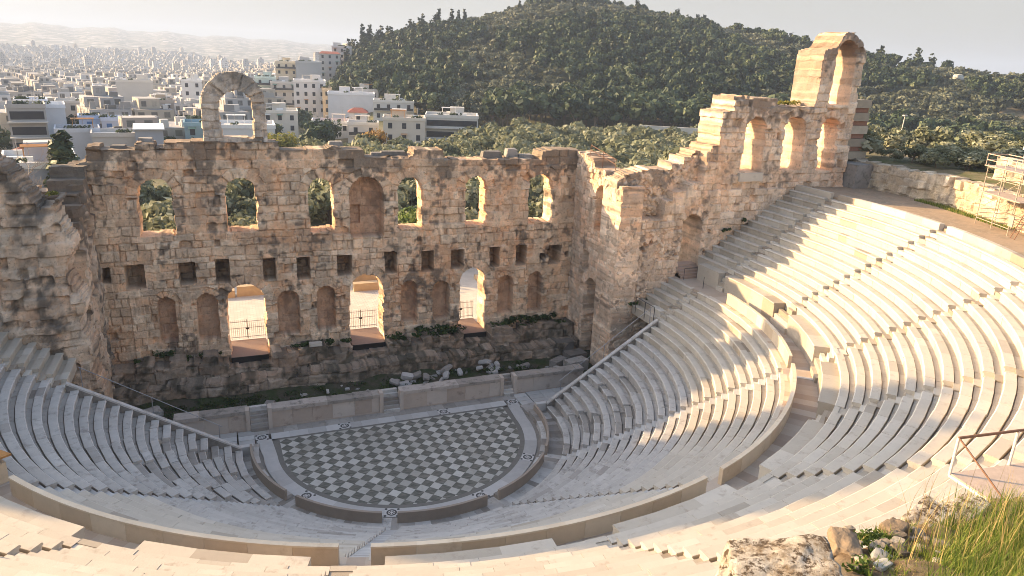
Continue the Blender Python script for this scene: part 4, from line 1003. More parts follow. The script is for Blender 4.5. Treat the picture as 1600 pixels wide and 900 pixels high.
# ------------------------------------------------------------------ metal platform at the top of the near seats
t = thing('viewing_platform', 'small plywood platform with white frame and rusty rail at the top of the seats', 'platform', (0, 0, 0))
A = on_plane(1484, 740, 2, 16.75); B = on_plane(1533, 772, 2, 16.75); Cc = on_plane(1604, 712, 2, 16.75)
xd = (B-A); wd = np.linalg.norm(xd); xd /= wd; yd = np.array([-xd[1], xd[0], 0]); yd *= np.sign(yd@(Cc-A))
def pp(a, b, z): return A+xd*a+yd*b+np.array([0, 0, z])
L_ = 3.6; wd = 1.5
q = [pp(0, 0, 0), pp(wd, 0, 0), pp(wd, L_, 0), pp(0, L_, 0)]
MB().hexa([tuple(p-ez*.03) for p in q]+[tuple(p+ez*.015) for p in q]).build('deck', DECKWOOD, t)
fr = MB(); rot = [q[0]-ez*.06, q[1]-ez*.06, q[2]-ez*.06, q[3]-ez*.06, q[0]-ez*.06]; fr.tube(rot, .04, 6); fr.tube([pp(wd*.6, 0, -.05), pp(wd*1.05, .0, -.9)], .035, 6); fr.tube([pp(wd, 0, -.05), pp(wd*1.05, 0, -.9)], .035, 6)
fr.build('frame', METAL_WHITE, t)
for b in (0, L_*.5, L_): MB().tube([pp(0, b, -.05), pp(0, b, .95)], .035, 8).build('post', METAL_WHITE, t)
MB().tube([pp(0, 0, .95), pp(0, L_, .95)], .035, 8).build('rail', RUST, t); MB().tube([pp(0, 0, .96), pp(wd, .1, .03)], .022, 6).build('brace', RUST, t)

# ------------------------------------------------------------------ foreground: rocks, earth and grass on the edge by the viewer
az0 = R(38); hv = np.array([math.sin(az0), math.cos(az0)])
def fg_z(x, y): return 24.0-.28*((x-CAM[0])*hv[0]+(y-CAM[1])*hv[1])
def fg(u, v):
    d = sight(u, v); n = np.array([.28*hv[0], .28*hv[1], 1.0]); o = np.array([CAM[0], CAM[1], 24.0]); tt = n@(o-CAM)/(n@d); return CAM+tt*d
edge = [fg(u, v) for u, v in ((1120, 940), (1150, 905), (1215, 890), (1300, 872), (1345, 850), (1400, 838), (1425, 822), (1500, 806), (1540, 792), (1565, 784), (1600, 776), (1660, 765))]
edge = np.array(edge)
m = 46; k = 40; ts = np.linspace(0, len(edge)-1, k); E_ = np.stack([np.interp(ts, range(len(edge)), edge[:, i]) for i in range(3)], -1)
inner = np.array([-6.2, -46.6]) ; V = []; 
for i in range(k):
    for j in range(m):
        f_ = j/(m-1)
        if j < 6:                                      # crumbling face below the edge
            x, y = E_[i, :2]+(E_[i, :2]-inner)*(.045*(5-j)/5); z = fg_z(x, y)-4.6*((5-j)/5)**1.3
        else:
            g_ = (j-5)/(m-6); x, y = E_[i, :2]*(1-g_)+(inner+(E_[i, :2]-inner)*.12)*g_; z = fg_z(x, y)
        V.append((x, y, z))
V = np.array(V); V[:, 2] += (fbm(V*2.4, 12, 5)-.5)*.26; V[:, :2] += (fbm(V*3+5, 13, 3)-.5)[:, None]*.12
idx = np.arange(k*m).reshape(k, m); q = np.stack([idx[:-1, :-1], idx[1:, :-1], idx[1:, 1:], idx[:-1, 1:]], -1).reshape(-1, 4)
fe = NT('stony_brown_earth'); co = fe.coord()
c1 = fe.mix(fe.ramp(fe.noise(co, 3, 8, .72), [(.4, 0), (.6, 1)]), (.15, .095, .05), (.33, .25, .16)); c1 = fe.mix(fe.ramp(fe.noise(co, 1.1, 5, .6), [(.5, 0), (.62, .8)]), c1, (.06, .075, .02))
fe.color(c1); fe.rough(.95); fe.bump(fe.noise(co, 14, 9, .75), .9, .06)
tag(mesh_np('earth_bank', V, q.ravel(), np.full(len(q), 4), fe.mat, smooth=True), kind='structure')
def place_rock(u, v, size, seed, lab, mat, sub=3, rough=.25, dz=0.0, name='rock', rot=0.0, grp=None, push=0.0):
    p = fg(u, v); s_ = sight(u, v); p = p+push*s_/np.linalg.norm(s_); o = rock_mesh(name, size, seed, sub, rough, mat); o.location = (p[0], p[1], p[2]+dz); o.rotation_euler = (.1, -.08, rot); tag(o, lab, 'rock', grp); return o
place_rock(1222, 915, (.30, .22, .21), 81, 'large white pitted boulder on the edge in the foreground', CRUSTY, 5, .16, -.02, 'boulder', -.45)
place_rock(1150, 912, (.10, .12, .16), 82, 'pale yellowish rock face left under the big white boulder', CRUSTY, 4, .2, -.06, 'boulder', .4)
place_rock(1445, 815, (.20, .11, .075), 83, 'low white crusted rock at the edge in front of the grass', CRUSTY, 5, .2, 0, 'boulder', .25)
place_rock(1505, 800, (.22, .11, .06), 84, 'brownish crusted ledge right of the low white rock', CRUSTY, 5, .2, 0, 'boulder', .25)
place_rock(1318, 856, (.12, .09, .075), 85, 'rounded brown rock just right of the big white boulder', EARTHY, 4, .22, 0, 'boulder', .9)
place_rock(1395, 832, (.08, .065, .06), 86, 'angular tan rock on the crest between two crusted rocks', EARTHY, 3, .28, .02, 'boulder', .2)
PEB = m_tinted('loose_stones', [(0, (.17, .13, .09)), (.5, (.30, .25, .19)), (1, (.44, .39, .32))], 5, .4, .9, .5, 12)
for i in range(44):
    u = random.uniform(1325, 1470); v = random.uniform(828, 898)
    s_ = random.choice((.014, .018, .02, .025, .035, .05)); o = place_rock(u, v, (s_, s_*.75, s_*.6), 100+i, 'small loose stone on the brown earth at the lower right', PEB, 2, .25, .01, 'pebble', random.random()*6, 'loose stones on the brown earth')
place_rock(1372, 874, (.06, .04, .03), 151, 'grey flat stone half buried among the loose stones', m_plain('grey_rock', (.27, .26, .25), .9, 0, .4, 6), 3, .22, .02, 'boulder', .6)
place_rock(1378, 888, (.055, .03, .022), 152, 'white flat stone in front of the grey one among the loose stones', m_plain('white_rock', (.45, .42, .37), .9, 0, .3, 6), 3, .2, .02, 'boulder', .1)
# grass
def blades(name, pts, hmin, hmax, wd, mat, lean=.45, parent=None, nseg=3, seed=0):
    rng = np.random.default_rng(seed); n = len(pts); h_ = rng.uniform(hmin, hmax, n); a = rng.uniform(0, 2*PI, n); ln = rng.uniform(.1, 1, n)*lean*h_
    sx = np.cos(a+PI/2); sy = np.sin(a+PI/2); V = np.zeros((n, (nseg+1)*2, 3)); ww = rng.uniform(.7, 1.3, n)*wd
    for k_ in range(nseg+1):
        f_ = k_/nseg; w_ = ww*(1-.88*f_**1.5); b_ = ln*f_**2
        for e, sg in ((0, -1), (1, 1)):
            V[:, k_*2+e, 0] = pts[:, 0]+np.cos(a)*b_+sx*w_*sg; V[:, k_*2+e, 1] = pts[:, 1]+np.sin(a)*b_+sy*w_*sg; V[:, k_*2+e, 2] = pts[:, 2]+h_*f_-.25*b_*f_
    base = (np.arange(n)*(nseg+1)*2)[:, None, None]; q_ = np.array([[2*k_, 2*k_+1, 2*k_+3, 2*k_+2] for k_ in range(nseg)])[None]+base
    q_ = q_.reshape(-1, 4); ft = np.repeat(rng.uniform(0, 1, n), nseg)
    return mesh_np(name, V.reshape(-1, 3), q_.ravel(), np.full(len(q_), 4), mat, parent, face_attr=ft)
def m_leaf(name, stops, trans=.35, rough=.6):
    t = NT(name); a_ = t.attr('tint').outputs['Fac']; c_ = t.ramp(a_, stops); t.color(c_); t.rough(rough)
    tr = t.n('ShaderNodeBsdfTranslucent'); t.l(c_, tr.inputs[0]); mx = t.n('ShaderNodeMixShader'); mx.inputs[0].default_value = trans
    t.l(t.b.outputs[0], mx.inputs[1]); t.l(tr.outputs[0], mx.inputs[2]); t.l(mx.outputs[0], t.out.inputs[0]); return t.mat
GRASS = m_leaf('fresh_green_grass', [(0, (.05, .08, .015)), (.4, (.13, .20, .03)), (.75, (.25, .29, .05)), (.9, (.38, .34, .10)), (1, (.50, .40, .18))], .45)
DRYG = m_leaf('dry_straw_stalks', [(0, (.38, .27, .10)), (1, (.55, .42, .2))], .3)
rng = np.random.default_rng(5)
P_ = []
while len(P_) < 7000:                                  # tall tuft at the right edge
    u = rng.uniform(1445, 1690); v = rng.uniform(785, 975)
    if rng.random() > np.clip((u-1450+.35*(v-800))/150, .02, 1): continue
    p = fg(u, v); P_.append((p[0], p[1], p[2]-.03))
g1 = blades('tall_grass', np.array(P_), .06, .27, .003, GRASS, .62, seed=1); tag(g1, 'tall bright green grass growing at the lower right corner', 'grass', kind='stuff')
P_ = []
while len(P_) < 9000:
    u = rng.uniform(1340, 1680); v = rng.uniform(822, 980)
    if hash2(int(u/17), int(v/11), 3) < np.clip((u-1330)/210, .08, .97): p = fg(u, v); P_.append((p[0], p[1], p[2]-.02))
g2 = blades('short_grass', np.array(P_), .03, .12, .003, GRASS, .8, seed=2); tag(g2, 'short green grass spreading between the stones', 'grass', kind='stuff')
P_ = np.array([fg(rng.uniform(1400, 1640), rng.uniform(790, 900)) for _ in range(130)])
g3 = blades('dry_grass', P_, .2, .62, .0022, DRYG, .35, nseg=5, seed=3); tag(g3, 'thin dry straw stalks standing among the green grass', 'grass', kind='stuff')
P_ = []
for i in range(2600):                                  # green strip along the foot of the retaining wall and on the bank
    s_ = rng.uniform(9, 20); d_ = rng.uniform(-.9, -.05); q_ = RPf(np.array([s_]), np.array([16.0]), np.array([d_]))[0]; P_.append(q_)
g4 = blades('grass_strip', np.array(P_), .08, .3, .02, GRASS, .6, seed=4); tag(g4, 'green grass strip along the foot of the pale block wall', 'grass', kind='stuff')
# ------------------------------------------------------------------ trees
def leaf_quads(rng, lobes, n, size, squash=1.0):
    """leaf clumps scattered through overlapping lobes; returns verts (n,4,3) and tint (n)"""
    lob = np.array(lobes); w_ = lob[:, 3]**2; k = rng.choice(len(lob), n, p=w_/w_.sum())
    d = rng.normal(size=(n, 3)); d /= np.linalg.norm(d, axis=1)[:, None]
    r_ = lob[k, 3]*(rng.uniform(.55, 1.08, n))
    C_ = lob[k, :3]+d*r_[:, None]*np.array([1, 1, squash])
    nn = d+rng.normal(size=(n, 3))*.33; nn /= np.linalg.norm(nn, axis=1)[:, None]
    a = np.cross(nn, rng.normal(size=(n, 3))); a /= np.linalg.norm(a, axis=1)[:, None]; b = np.cross(nn, a)
    s_ = size*rng.uniform(.6, 1.35, n)[:, None]
    Q = np.stack([C_-a*s_-b*s_*.6, C_+a*s_-b*s_*.45, C_+a*s_*.8+b*s_*.6, C_-a*s_*.7+b*s_*.5], 1)
    Q += rng.normal(size=Q.shape)*size*.14
    lt = hash1(k+rng.integers(0, 99), 3)
    return Q, np.clip(lt*.6+rng.uniform(0, .45, n), 0, 1)
def tree_shape(kind, seed, n, size):
    """unit tree (height 1) as quads"""
    rng = np.random.default_rng(seed)
    if kind == 'cypress':
        lobes = [(rng.normal(0, .012), rng.normal(0, .012), .10+.85*i/11, .085*(1-(i/11-.25)**2*1.15)+.012) for i in range(12)]
        return leaf_quads(rng, lobes, n, size, 1.3)
    if kind == 'pine':
        lobes = [(rng.uniform(-.2, .2), rng.uniform(-.2, .2), rng.uniform(.52, .86), rng.uniform(.13, .2)) for _ in range(9)]
        return leaf_quads(rng, lobes, n, size, .75)
    lobes = [(rng.uniform(-.3, .3), rng.uniform(-.3, .3), rng.uniform(.38, .76), rng.uniform(.16, .25)) for _ in range(10)]
    return leaf_quads(rng, lobes, n, size, .85)
WILDOL = m_leaf('wild_olive_foliage', [(0, (.03, .04, .023)), (.45, (.09, .10, .06)), (.8, (.165, .17, .105)), (1, (.26, .255, .175))], .25)
OLIVE = m_leaf('olive_foliage', [(0, (.055, .065, .033)), (.45, (.17, .18, .095)), (.8, (.29, .29, .185)), (1, (.40, .395, .28))], .3)
PINEG = m_leaf('pine_foliage', [(0, (.013, .027, .016)), (.5, (.040, .063, .030)), (.85, (.095, .122, .055)), (1, (.17, .185, .09))], .2)
CYPG = m_leaf('cypress_foliage', [(0, (.010, .018, .010)), (.6, (.028, .042, .02)), (1, (.06, .07, .03))], .15)
YELLOWL = m_leaf('yellow_autumn_foliage', [(0, (.10, .11, .02)), (.5, (.24, .23, .05)), (1, (.42, .37, .08))], .4)
ORANGEL = m_leaf('orange_autumn_foliage', [(0, (.20, .11, .03)), (.5, (.36, .22, .06)), (1, (.48, .33, .10))], .4)
BRIGHTG = m_leaf('bright_green_foliage', [(0, (.03, .05, .012)), (.5, (.09, .14, .03)), (1, (.20, .25, .06))], .35)
BARK = m_plain('grey_brown_bark', (.17, .13, .10), .9, 0, .4, 3)
def quads_mesh(name, Q, tint, mat):
    V = Q.reshape(-1, 3); n = len(Q); return mesh_np(name, V, np.arange(n*4), np.full(n, 4), mat, face_attr=tint)
def make_proto(kind, seed, n, size, mat):
    Q, t_ = tree_shape(kind, seed, n, size); c_ = quads_mesh('crown', Q, t_, mat)
    rng = np.random.default_rng(seed+5); mb = MB(); top = .55 if kind != 'cypress' else .3
    p1 = (rng.normal(0, .02), rng.normal(0, .02), top*.5); mb.tube([(0, 0, -.08), p1, (p1[0]*1.5, p1[1]*1.5, top)], .028, 6, r2=.014)
    if kind != 'cypress':
        for _ in range(4):
            a = rng.uniform(0, 6.3); mb.tube([p1, (math.cos(a)*.13, math.sin(a)*.13, .52), (math.cos(a)*.24, math.sin(a)*.24, .68)], .014, 5, r2=.005)
    tr_ = mb.build('trunk', BARK); 
    return c_.data, tr_.data, c_, tr_
PROTO = {}
def protos_for(kind, mat, n, size, cnt, seed0):
    out = []
    for k_ in range(cnt):
        cd, td, a, b = make_proto(kind, seed0+k_, n, size, mat); bpy.data.objects.remove(a); bpy.data.objects.remove(b); out.append((cd, td))
    return out
def plant(name, proto, x, y, z, h_, rz, wide, label, cat, group, parts=True):
    if parts:
        t = thing(name, label, cat, (x, y, z), rz, group); t.scale = (h_*wide, h_*wide, h_)
        link('crown', proto[0], t); link('trunk', proto[1], t); return t
    o = link(name, proto[0]); o.location = (x, y, z); o.rotation_euler = (0, 0, rz); o.scale = (h_*wide, h_*wide, h_); return tag(o, label, cat, group)
def joined(name, items, mats, label, cat):
    """items: (shape quads, tint, x, y, z, h, rz, wide, material index)"""
    Vs, Ts, Ms = [], [], []
    for Q, t_, x, y, z, h_, rz, wd, mi in items:
        c_, s_ = math.cos(rz), math.sin(rz); W = Q*np.array([h_*wd, h_*wd, h_]); X = W[..., 0]*c_-W[..., 1]*s_+x; Y = W[..., 0]*s_+W[..., 1]*c_+y
        Vs.append(np.stack([X, Y, W[..., 2]+z], -1)); Ts.append(np.clip(t_*.7+RNG.uniform(-.1, .38), 0, 1)); Ms.append(np.full(len(Q), mi))
    V = np.concatenate(Vs); n = len(V)
    o = mesh_np(name, V.reshape(-1, 3), np.arange(n*4), np.full(n, 4), mats, face_attr=np.concatenate(Ts), midx=np.concatenate(Ms))
    return tag(o, label, cat, kind='stuff')

# --- olive grove between the stage wall and the hill
rng = np.random.default_rng(11)
near_ol = protos_for('olive', OLIVE, 620, .055, 6, 300)
cand = []
def farlim(az): return np.interp(az, [-18, -12, -4, 1.5, 4, 9, 17, 20, 36, 46, 52, 62], [95, 100, 118, 120, 146, 165, 172, 225, 236, 236, 225, 215])
for gx_ in np.arange(-70, 210, 5.6):
    for gy_ in np.arange(36, 210, 5.6):
        x, y = gx_+rng.uniform(-2.2, 2.2), gy_+rng.uniform(-2.2, 2.2); d = math.hypot(x-CAM[0], y-CAM[1]); a = math.degrees(math.atan2(x-CAM[0], y-CAM[1]))
        if a < -17 or a > 63 or d > farlim(a): continue
        if x < -26 and y > 60: continue
        cand.append((d, x, y, a))
cand.sort(); mass = []
OSH = [tree_shape('olive', 340+k_, 260, .075) for k_ in range(5)]
for i, (d, x, y, a) in enumerate(cand):
    z = float(ground_z(x, y)); h_ = rng.uniform(5.0, 8.2) if a < 45 else rng.uniform(3.0, 5.5)
    if i < 280: plant('olive_tree', near_ol[i % 6], x, y, z-.1, h_, rng.uniform(0, 6.3), rng.uniform(.85, 1.15), 'silvery olive tree in the grove behind the stage wall', 'tree', 'olive trees of the grove', True)
    else: Q, t_ = OSH[i % 5]; mass.append((Q, t_, x, y, z-.1, h_, rng.uniform(0, 6.3), rng.uniform(.9, 1.2), 0))
if mass: joined('olive_wood', mass, [OLIVE], 'silvery olive wood spreading from the grove to the foot of the hill', 'olive wood')
# --- single trees one can tell apart
def solo(kind, mat, u, v, D, h_, name, lab, n=1900, size=.03, wide=1.0, seed=0, zoff=0):
    p = at_distance(u, v, D); pr = protos_for(kind, mat, n, size, 1, 500+seed)[0]
    return plant(name, pr, p[0], p[1], float(ground_z(p[0], p[1]))-.1+zoff, h_, seed*1.1, wide, lab, 'tree', None)
solo('olive', BRIGHTG, 80, 300, 88, 7.0, 'bushy_tree', 'bright green bushy tree behind the gap between left wing and stage wall', seed=1, wide=1.1)
solo('olive', BRIGHTG, 643, 300, 84, 8.0, 'pine_tree', 'bright green pine seen through the window right of the deep niche', seed=2, wide=.9)
solo('olive', YELLOWL, 434, 190, 165, 9.0, 'autumn_tree', 'yellow green autumn tree right of the freestanding arch', seed=3)
solo('olive', ORANGEL, 585, 205, 168, 8.5, 'autumn_tree', 'orange autumn tree in front of the cream apartment block', seed=4, wide=.75)
solo('cypress', CYPG, 672, 215, 130, 7.0, 'cypress_tree', 'single small dark cypress in front of the building with dark glazing', seed=5, wide=1.6)
solo('cypress', PINEG, 93, 215, 110, 12.5, 'poplar_tree', 'tall dark tree standing before the grey houses at the left', seed=6, wide=1.7)
# bare winter trees
def bare_tree(u, v, D, h_, lab, mat, seed):
    p = at_distance(u, v, D); z = float(ground_z(p[0], p[1])); rg = np.random.default_rng(seed); mb = MB()
    t = thing('bare_tree', lab, 'tree', (p[0], p[1], z), 0)
    tr_ = MB().tube([(0, 0, -.2), (.1, .05, h_*.25), (.15, -.1, h_*.5)], .2, 7, r2=.1); tr_.build('trunk', mat, t)
    def br(p0, d, ln, r_, lv):
        q_ = p0+d*ln; mb.tube([p0, (p0+q_)/2+rg.normal(size=3)*ln*.05, q_], r_, 4, r2=r_*.5)
        if lv == 0: return
        for _ in range(4):
            e = d+rg.normal(size=3)*.55; e[2] = abs(e[2])*.8+.15; e /= np.linalg.norm(e); br(p0+(q_-p0)*rg.uniform(.55, 1), e, ln*rg.uniform(.5, .75), r_*.5, lv-1)
    for k_ in range(6):
        a = k_*1.05+rg.uniform(-.3, .3); d = np.array([math.cos(a)*.6, math.sin(a)*.6, .8]); d /= np.linalg.norm(d); br(np.array([.1, 0, h_*rg.uniform(.22, .48)]), d, h_*.28, .08, 3)
    mb.build('crown', mat, t)
PALEBARK = m_plain('pale_bark', (.36, .30, .25), .9, 0, .3, 3)
bare_tree(12, 245, 105, 12, 'pale bare winter tree at the left edge before the grey houses', PALEBARK, 1)
bare_tree(52, 250, 100, 11, 'bare winter tree next to the dark poplar at the left', PALEBARK, 2)
bare_tree(560, 175, 225, 10, 'reddish bare tree beside the white blank house wall', m_plain('reddish_twigs', (.33, .20, .15), .9, 0, .3, 3), 3)
bare_tree(1425, 232, 165, 8, 'reddish bare shrub near the lamp post at the foot of the hill', m_plain('russet_twigs', (.30, .17, .11), .9, 0, .3, 3), 4)

# --- wooded hill
rng = np.random.default_rng(23)
hill_p = [(protos_for('pine', PINEG, 300, .075, 4, 600), 'pine_tree', 'dark green pine on the lower slope of the wooded hill', 'pines on the lower hill'), (protos_for('olive', WILDOL, 300, .075, 4, 620), 'olive_tree', 'grey green wild olive on the lower slope of the wooded hill', 'wild olives on the lower hill')]
PSH = [tree_shape('pine', 640+k_, 190, .085) for k_ in range(6)]; OS2 = [tree_shape('olive', 660+k_, 190, .085) for k_ in range(6)]; CSH = [tree_shape('cypress', 680+k_, 110, .05) for k_ in range(4)]
hc = []
for D_ in np.arange(246, 560, 5.0):
    for a in np.arange(8.4, 64, math.degrees(5.6/D_)):
        aa = a+rng.uniform(-.4, .4); d = D_+rng.uniform(-2.2, 2.2); x = CAM[0]+d*math.sin(R(aa)); y = CAM[1]+d*math.cos(R(aa))
        lo = np.interp(aa, [8, 11, 14, 18, 22, 62], [330, 300, 262, 247, 246, 246])
        if d < lo: continue
        if 55 < aa < 58 and 300 < d < 330 and rng.random() < .8: continue      # rocky clearing
        hc.append((d, x, y, aa))
hc.sort(); mass = []; cnt = [0, 0]
for i, (d, x, y, a) in enumerate(hc):
    z = float(ground_z(x, y)); sl = float(fbm(np.array([[x*.02, y*.02, 0]]), 3, 3)[0]); olive = (sl+(.10 if d < 340 else -.04)+(.05 if 14 < a < 26 else 0)) > .515
    h_ = rng.uniform(4.8, 8.0) if olive else rng.uniform(6.5, 11.0)
    if d < 272 and a > 20: olive = False; h_ = rng.uniform(9, 13)
    if a > 44: h_ *= .85
    near = cnt[int(olive)] < 110 and rng.random() < .8
    if near:
        cnt[int(olive)] += 1; pr, nm, lab, grp = hill_p[int(olive)]; plant(nm, pr[i % 4], x, y, z-.2, h_, rng.uniform(0, 6.3), rng.uniform(.9, 1.2), lab, 'tree', grp, d < 262)
    else:
        if not olive and (rng.random() < .05 or (a < 16 and d > 370 and rng.random() < .22)): Q, t_ = CSH[i % 4]; mass.append((Q, t_, x, y, z, rng.uniform(9, 15), 0, 1.4, 2))
        elif olive: Q, t_ = OS2[i % 6]; mass.append((Q, t_, x, y, z-.2, h_, rng.uniform(0, 6.3), rng.uniform(.9, 1.25), 1))
        else: Q, t_ = PSH[i % 6]; mass.append((Q, t_, x, y, z-.2, h_, rng.uniform(0, 6.3), rng.uniform(.8, 1.05), 0))
joined('hill_wood', mass, [PINEG, WILDOL, CYPG], 'dense dark pine and olive wood covering the hill', 'wood')
cyp = protos_for('cypress', CYPG, 320, .045, 3, 700)
for i, (u, v, h_) in enumerate(((567, 62, 17), (577, 60, 16), (596, 64, 13), (605, 60, 12), (552, 82, 12), (641, 52, 12), (661, 48, 13), (685, 40, 14), (706, 34, 12), (716, 31, 11), (726, 28, 11), (641, 60, 10), (812, 14, 9), (620, 60, 9))):
    p = at_distance(u, v, 458); plant('cypress_tree', cyp[i % 3], p[0], p[1], float(ground_z(p[0], p[1]))-.2, h_*1.12, i, 1.15, 'slender dark cypress standing out on the left skyline of the hill', 'tree', 'cypresses on the skyline')
# shrubs on the bank right of the tower and weeds in the ruin
rng = np.random.default_rng(31)
bush = protos_for('olive', OLIVE, 900, .045, 4, 720)
for i in range(140):
    x = rng.uniform(45, 118); y = rng.uniform(-30, 62)
    z = float(ground_z(x, y)); plant('shrub', bush[i % 4], x, y, z-.5, rng.uniform(2.2, 4.2)+.02*max(0, y), rng.uniform(0, 6.3), rng.uniform(1.1, 1.7), 'low grey green shrub on the bank beyond the block wall', 'shrub', 'shrubs beyond the block wall', True)
for i in range(150):
    q_ = RPf(np.array([rng.uniform(-1, 27)]), np.array([18.4]), np.array([rng.uniform(2.5, 22)]))[0]
    plant('shrub', bush[i % 4], q_[0], q_[1], 18.2+.1*rng.random(), rng.uniform(.8, 2.0), rng.uniform(0, 6.3), rng.uniform(1.1, 1.8), 'low grey green shrub on the bank beyond the block wall', 'shrub', 'shrubs beyond the block wall', True)
WEED = m_leaf('dark_green_weeds', [(0, (.015, .03, .008)), (.6, (.04, .075, .018)), (1, (.09, .13, .035))], .3)
def weeds(name, lab, spots, seed, mat=WEED, size=.09):
    rg = np.random.default_rng(seed); Qs, Ts = [], []
    for x, y, z, r_, n in spots:
        lobes = [(x+rg.normal(0, r_*.5), y+rg.normal(0, r_*.25), z+rg.uniform(0, r_*.35), r_*rg.uniform(.25, .5)) for _ in range(7)]
        Q, t_ = leaf_quads(rg, lobes, n, size, .7); Qs.append(Q); Ts.append(t_)
    Q = np.concatenate(Qs); return tag(quads_mesh(name, Q, np.concatenate(Ts), mat), lab, 'weeds', kind='stuff')
weeds('podium_weeds', 'dark green weeds growing over the podium blocks under the stage wall', [(x, 11.3+random.random()*.9, 2.6+random.random()*.5, random.uniform(.4, .9), 150) for x in (-17.5, -15.6, -14.2, -12.3, -5.8, -3.2, -2.2, 1.9, 2.6, 4.0, 5.3, 6.6, 7.4, 11.2, 12.4, 13.6, 14.8, 15.6, 16.4, 17.4)]+[(x, 11.8, 3.2, .8, 200) for x in (4.4, 6.2, 12.6, 13.8, 15.4, 16.6)], 3)
weeds('pit_weeds', 'dark grass and weeds on the floor of the pit', [(random.uniform(-17, 14), random.uniform(6.8, 9.3), .25, random.uniform(.4, .9), 120) for _ in range(46)], 4, size=.06)
weeds('wall_top_weeds', 'dry yellowish weeds on top of the wing wall beside the tower', [(34.2+i*.45, 6.0, 23.05, .5, 90) for i in range(5)]+[(-20.4, 6.2, 16.7, .4, 80)], 5, YELLOWL, .07)
weeds('wing_weeds', 'small dark bushes rooted in the right wing wall above the seats', [(20.6, 4.25, 6.6, .55, 160), (29.0, 4.1, 12.6, .35, 90), (30.6, 4.1, 13.4, .35, 90), (21.8, 4.2, 6.9, .3, 60)], 6)
weeds('edge_weeds', 'small green leafy plants between the foreground stones', [(*fg(1352+random.random()*40, 840+random.random()*30), .09, 60) for _ in range(7)]+[(*fg(1342, 888), .1, 120)], 7, BRIGHTG, .014)

# tall pines added out of view beyond the left wing to shade the seats
tp_ = protos_for('pine', PINEG, 1500, .06, 3, 760)
for i, (x, y, top) in enumerate(((-35.5, 15.5, 33), (-39.5, 13.5, 37.5), (-43, 16, 38.5), (-47.5, 13.5, 37), (-51.5, 16, 33), (-56, 13.5, 28.5), (-60, 15.5, 28), (-64.5, 14, 29.5), (-68.5, 15, 30))):
    z = float(ground_z(x, y)); plant('pine_tree', tp_[i % 3], x, y, z-.2, top-z, i*1.3, .62, 'unseen tall dark pine shading the seats from beyond the left wing', 'tree', 'tall pines beyond the left wing')

# pale rocks on the right part of the hill and the low pale wall at its foot
PALEROCK = m_plain('pale_limestone_outcrop', (.55, .52, .46), .9, 0, .3, .6)
for i, (u, v, sz) in enumerate(((1497, 147, 3.2), (1506, 149, 2.6), (1516, 150, 3.4), (1526, 153, 2.4), (1535, 155, 2.0), (1552, 133, 2.2), (1563, 136, 1.8), (1497, 120, 2.0))):
    p = at_distance(u, v, 372); o = rock_mesh('rock_outcrop', (sz, sz*.7, sz*.55), 210+i, 2, .25, PALEROCK); o.location = (p[0], p[1], p[2]); tag(o, 'pale bare limestone outcrop among the trees on the right part of the hill', 'rock', 'rock outcrops on the hill')
p = at_distance(1045, 200, 231); MBw = MB(); a = math.atan2(p[0]-CAM[0], p[1]-CAM[1]); MBw.obox(p[:2], (math.cos(-a), math.sin(-a)), (-math.sin(-a), math.cos(-a)), 9, .4, p[2]-3, p[2]+.4)
tag(MBw.build('low_wall', PALEROCK), 'long low pale wall in the shade at the foot of the wooded hill', 'wall')
# ------------------------------------------------------------------ city
def m_house(name, windows=True):
    t = NT(name); a = t.attr('Col').outputs['Color']; co = t.coord()
    c = t.mix(t.math('MULTIPLY', t.noise(co, .35, 6, .7), .35), a, (.25, .24, .22))
    if windows:
        uv = t.coord('UV'); sep = t.n('ShaderNodeSeparateXYZ'); t.l(uv, sep.inputs[0])
        fu = t.math('FRACT', t.math('DIVIDE', sep.outputs[0], 2.9)); fv = t.math('FRACT', t.math('DIVIDE', sep.outputs[1], 3.1))
        cb = t.n('ShaderNodeCombineXYZ'); t.l(t.math('FLOOR', t.math('DIVIDE', sep.outputs[0], 2.9)), cb.inputs[0]); t.l(t.math('FLOOR', t.math('DIVIDE', sep.outputs[1], 3.1)), cb.inputs[1])
        wn = t.n('ShaderNodeTexWhiteNoise', noise_dimensions='3D'); add = t.n('ShaderNodeVectorMath', operation='ADD'); t.l(cb.outputs[0], add.inputs[0]); t.l(a, add.inputs[1]); t.l(add.outputs[0], wn.inputs['Vector'])
        m1 = t.math('MULTIPLY', t.math('GREATER_THAN', fu, .24), t.math('LESS_THAN', fu, .72)); m2 = t.math('MULTIPLY', t.math('GREATER_THAN', fv, .25), t.math('LESS_THAN', fv, .78))
        m = t.math('MULTIPLY', t.math('MULTIPLY', m1, m2), t.math('GREATER_THAN', wn.outputs['Value'], .3))
        m = t.math('MULTIPLY', m, t.math('GREATER_THAN', sep.outputs[1], 0.0))
        c = t.mix(m, c, t.mix(wn.outputs['Value'], (.05, .055, .06), (.16, .15, .13)))
        slab = t.math('MULTIPLY', t.math('LESS_THAN', fv, .07), t.math('GREATER_THAN', sep.outputs[1], 0.0)); c = t.mix(t.math('MULTIPLY', slab, .35), c, (.2, .19, .18))
    t.color(c); t.rough(.8); return t.mat
HOUSE = m_house('plastered_houses'); PLAINH = m_house('plain_plaster', False)
GLASS = m_plain('dark_window_glass', (.035, .04, .05), .25, 0, .2); TILE = m_plain('red_roof_tiles', (.24, .075, .05), .8, 0, .35, 2); AWN = m_plain('pale_awning', (.6, .56, .5), .7, 0, .2)
AWN2 = m_plain('faded_green_awning', (.16, .24, .18), .8, 0, .2); AWN3 = m_plain('faded_orange_awning', (.45, .26, .14), .8, 0, .2); BLUEDOOR = m_plain('blue_painted_door', (.07, .17, .36), .6, 0, .2); METROOF = m_plain('white_sheet_roof', (.72, .72, .71), .5, 0, .15)
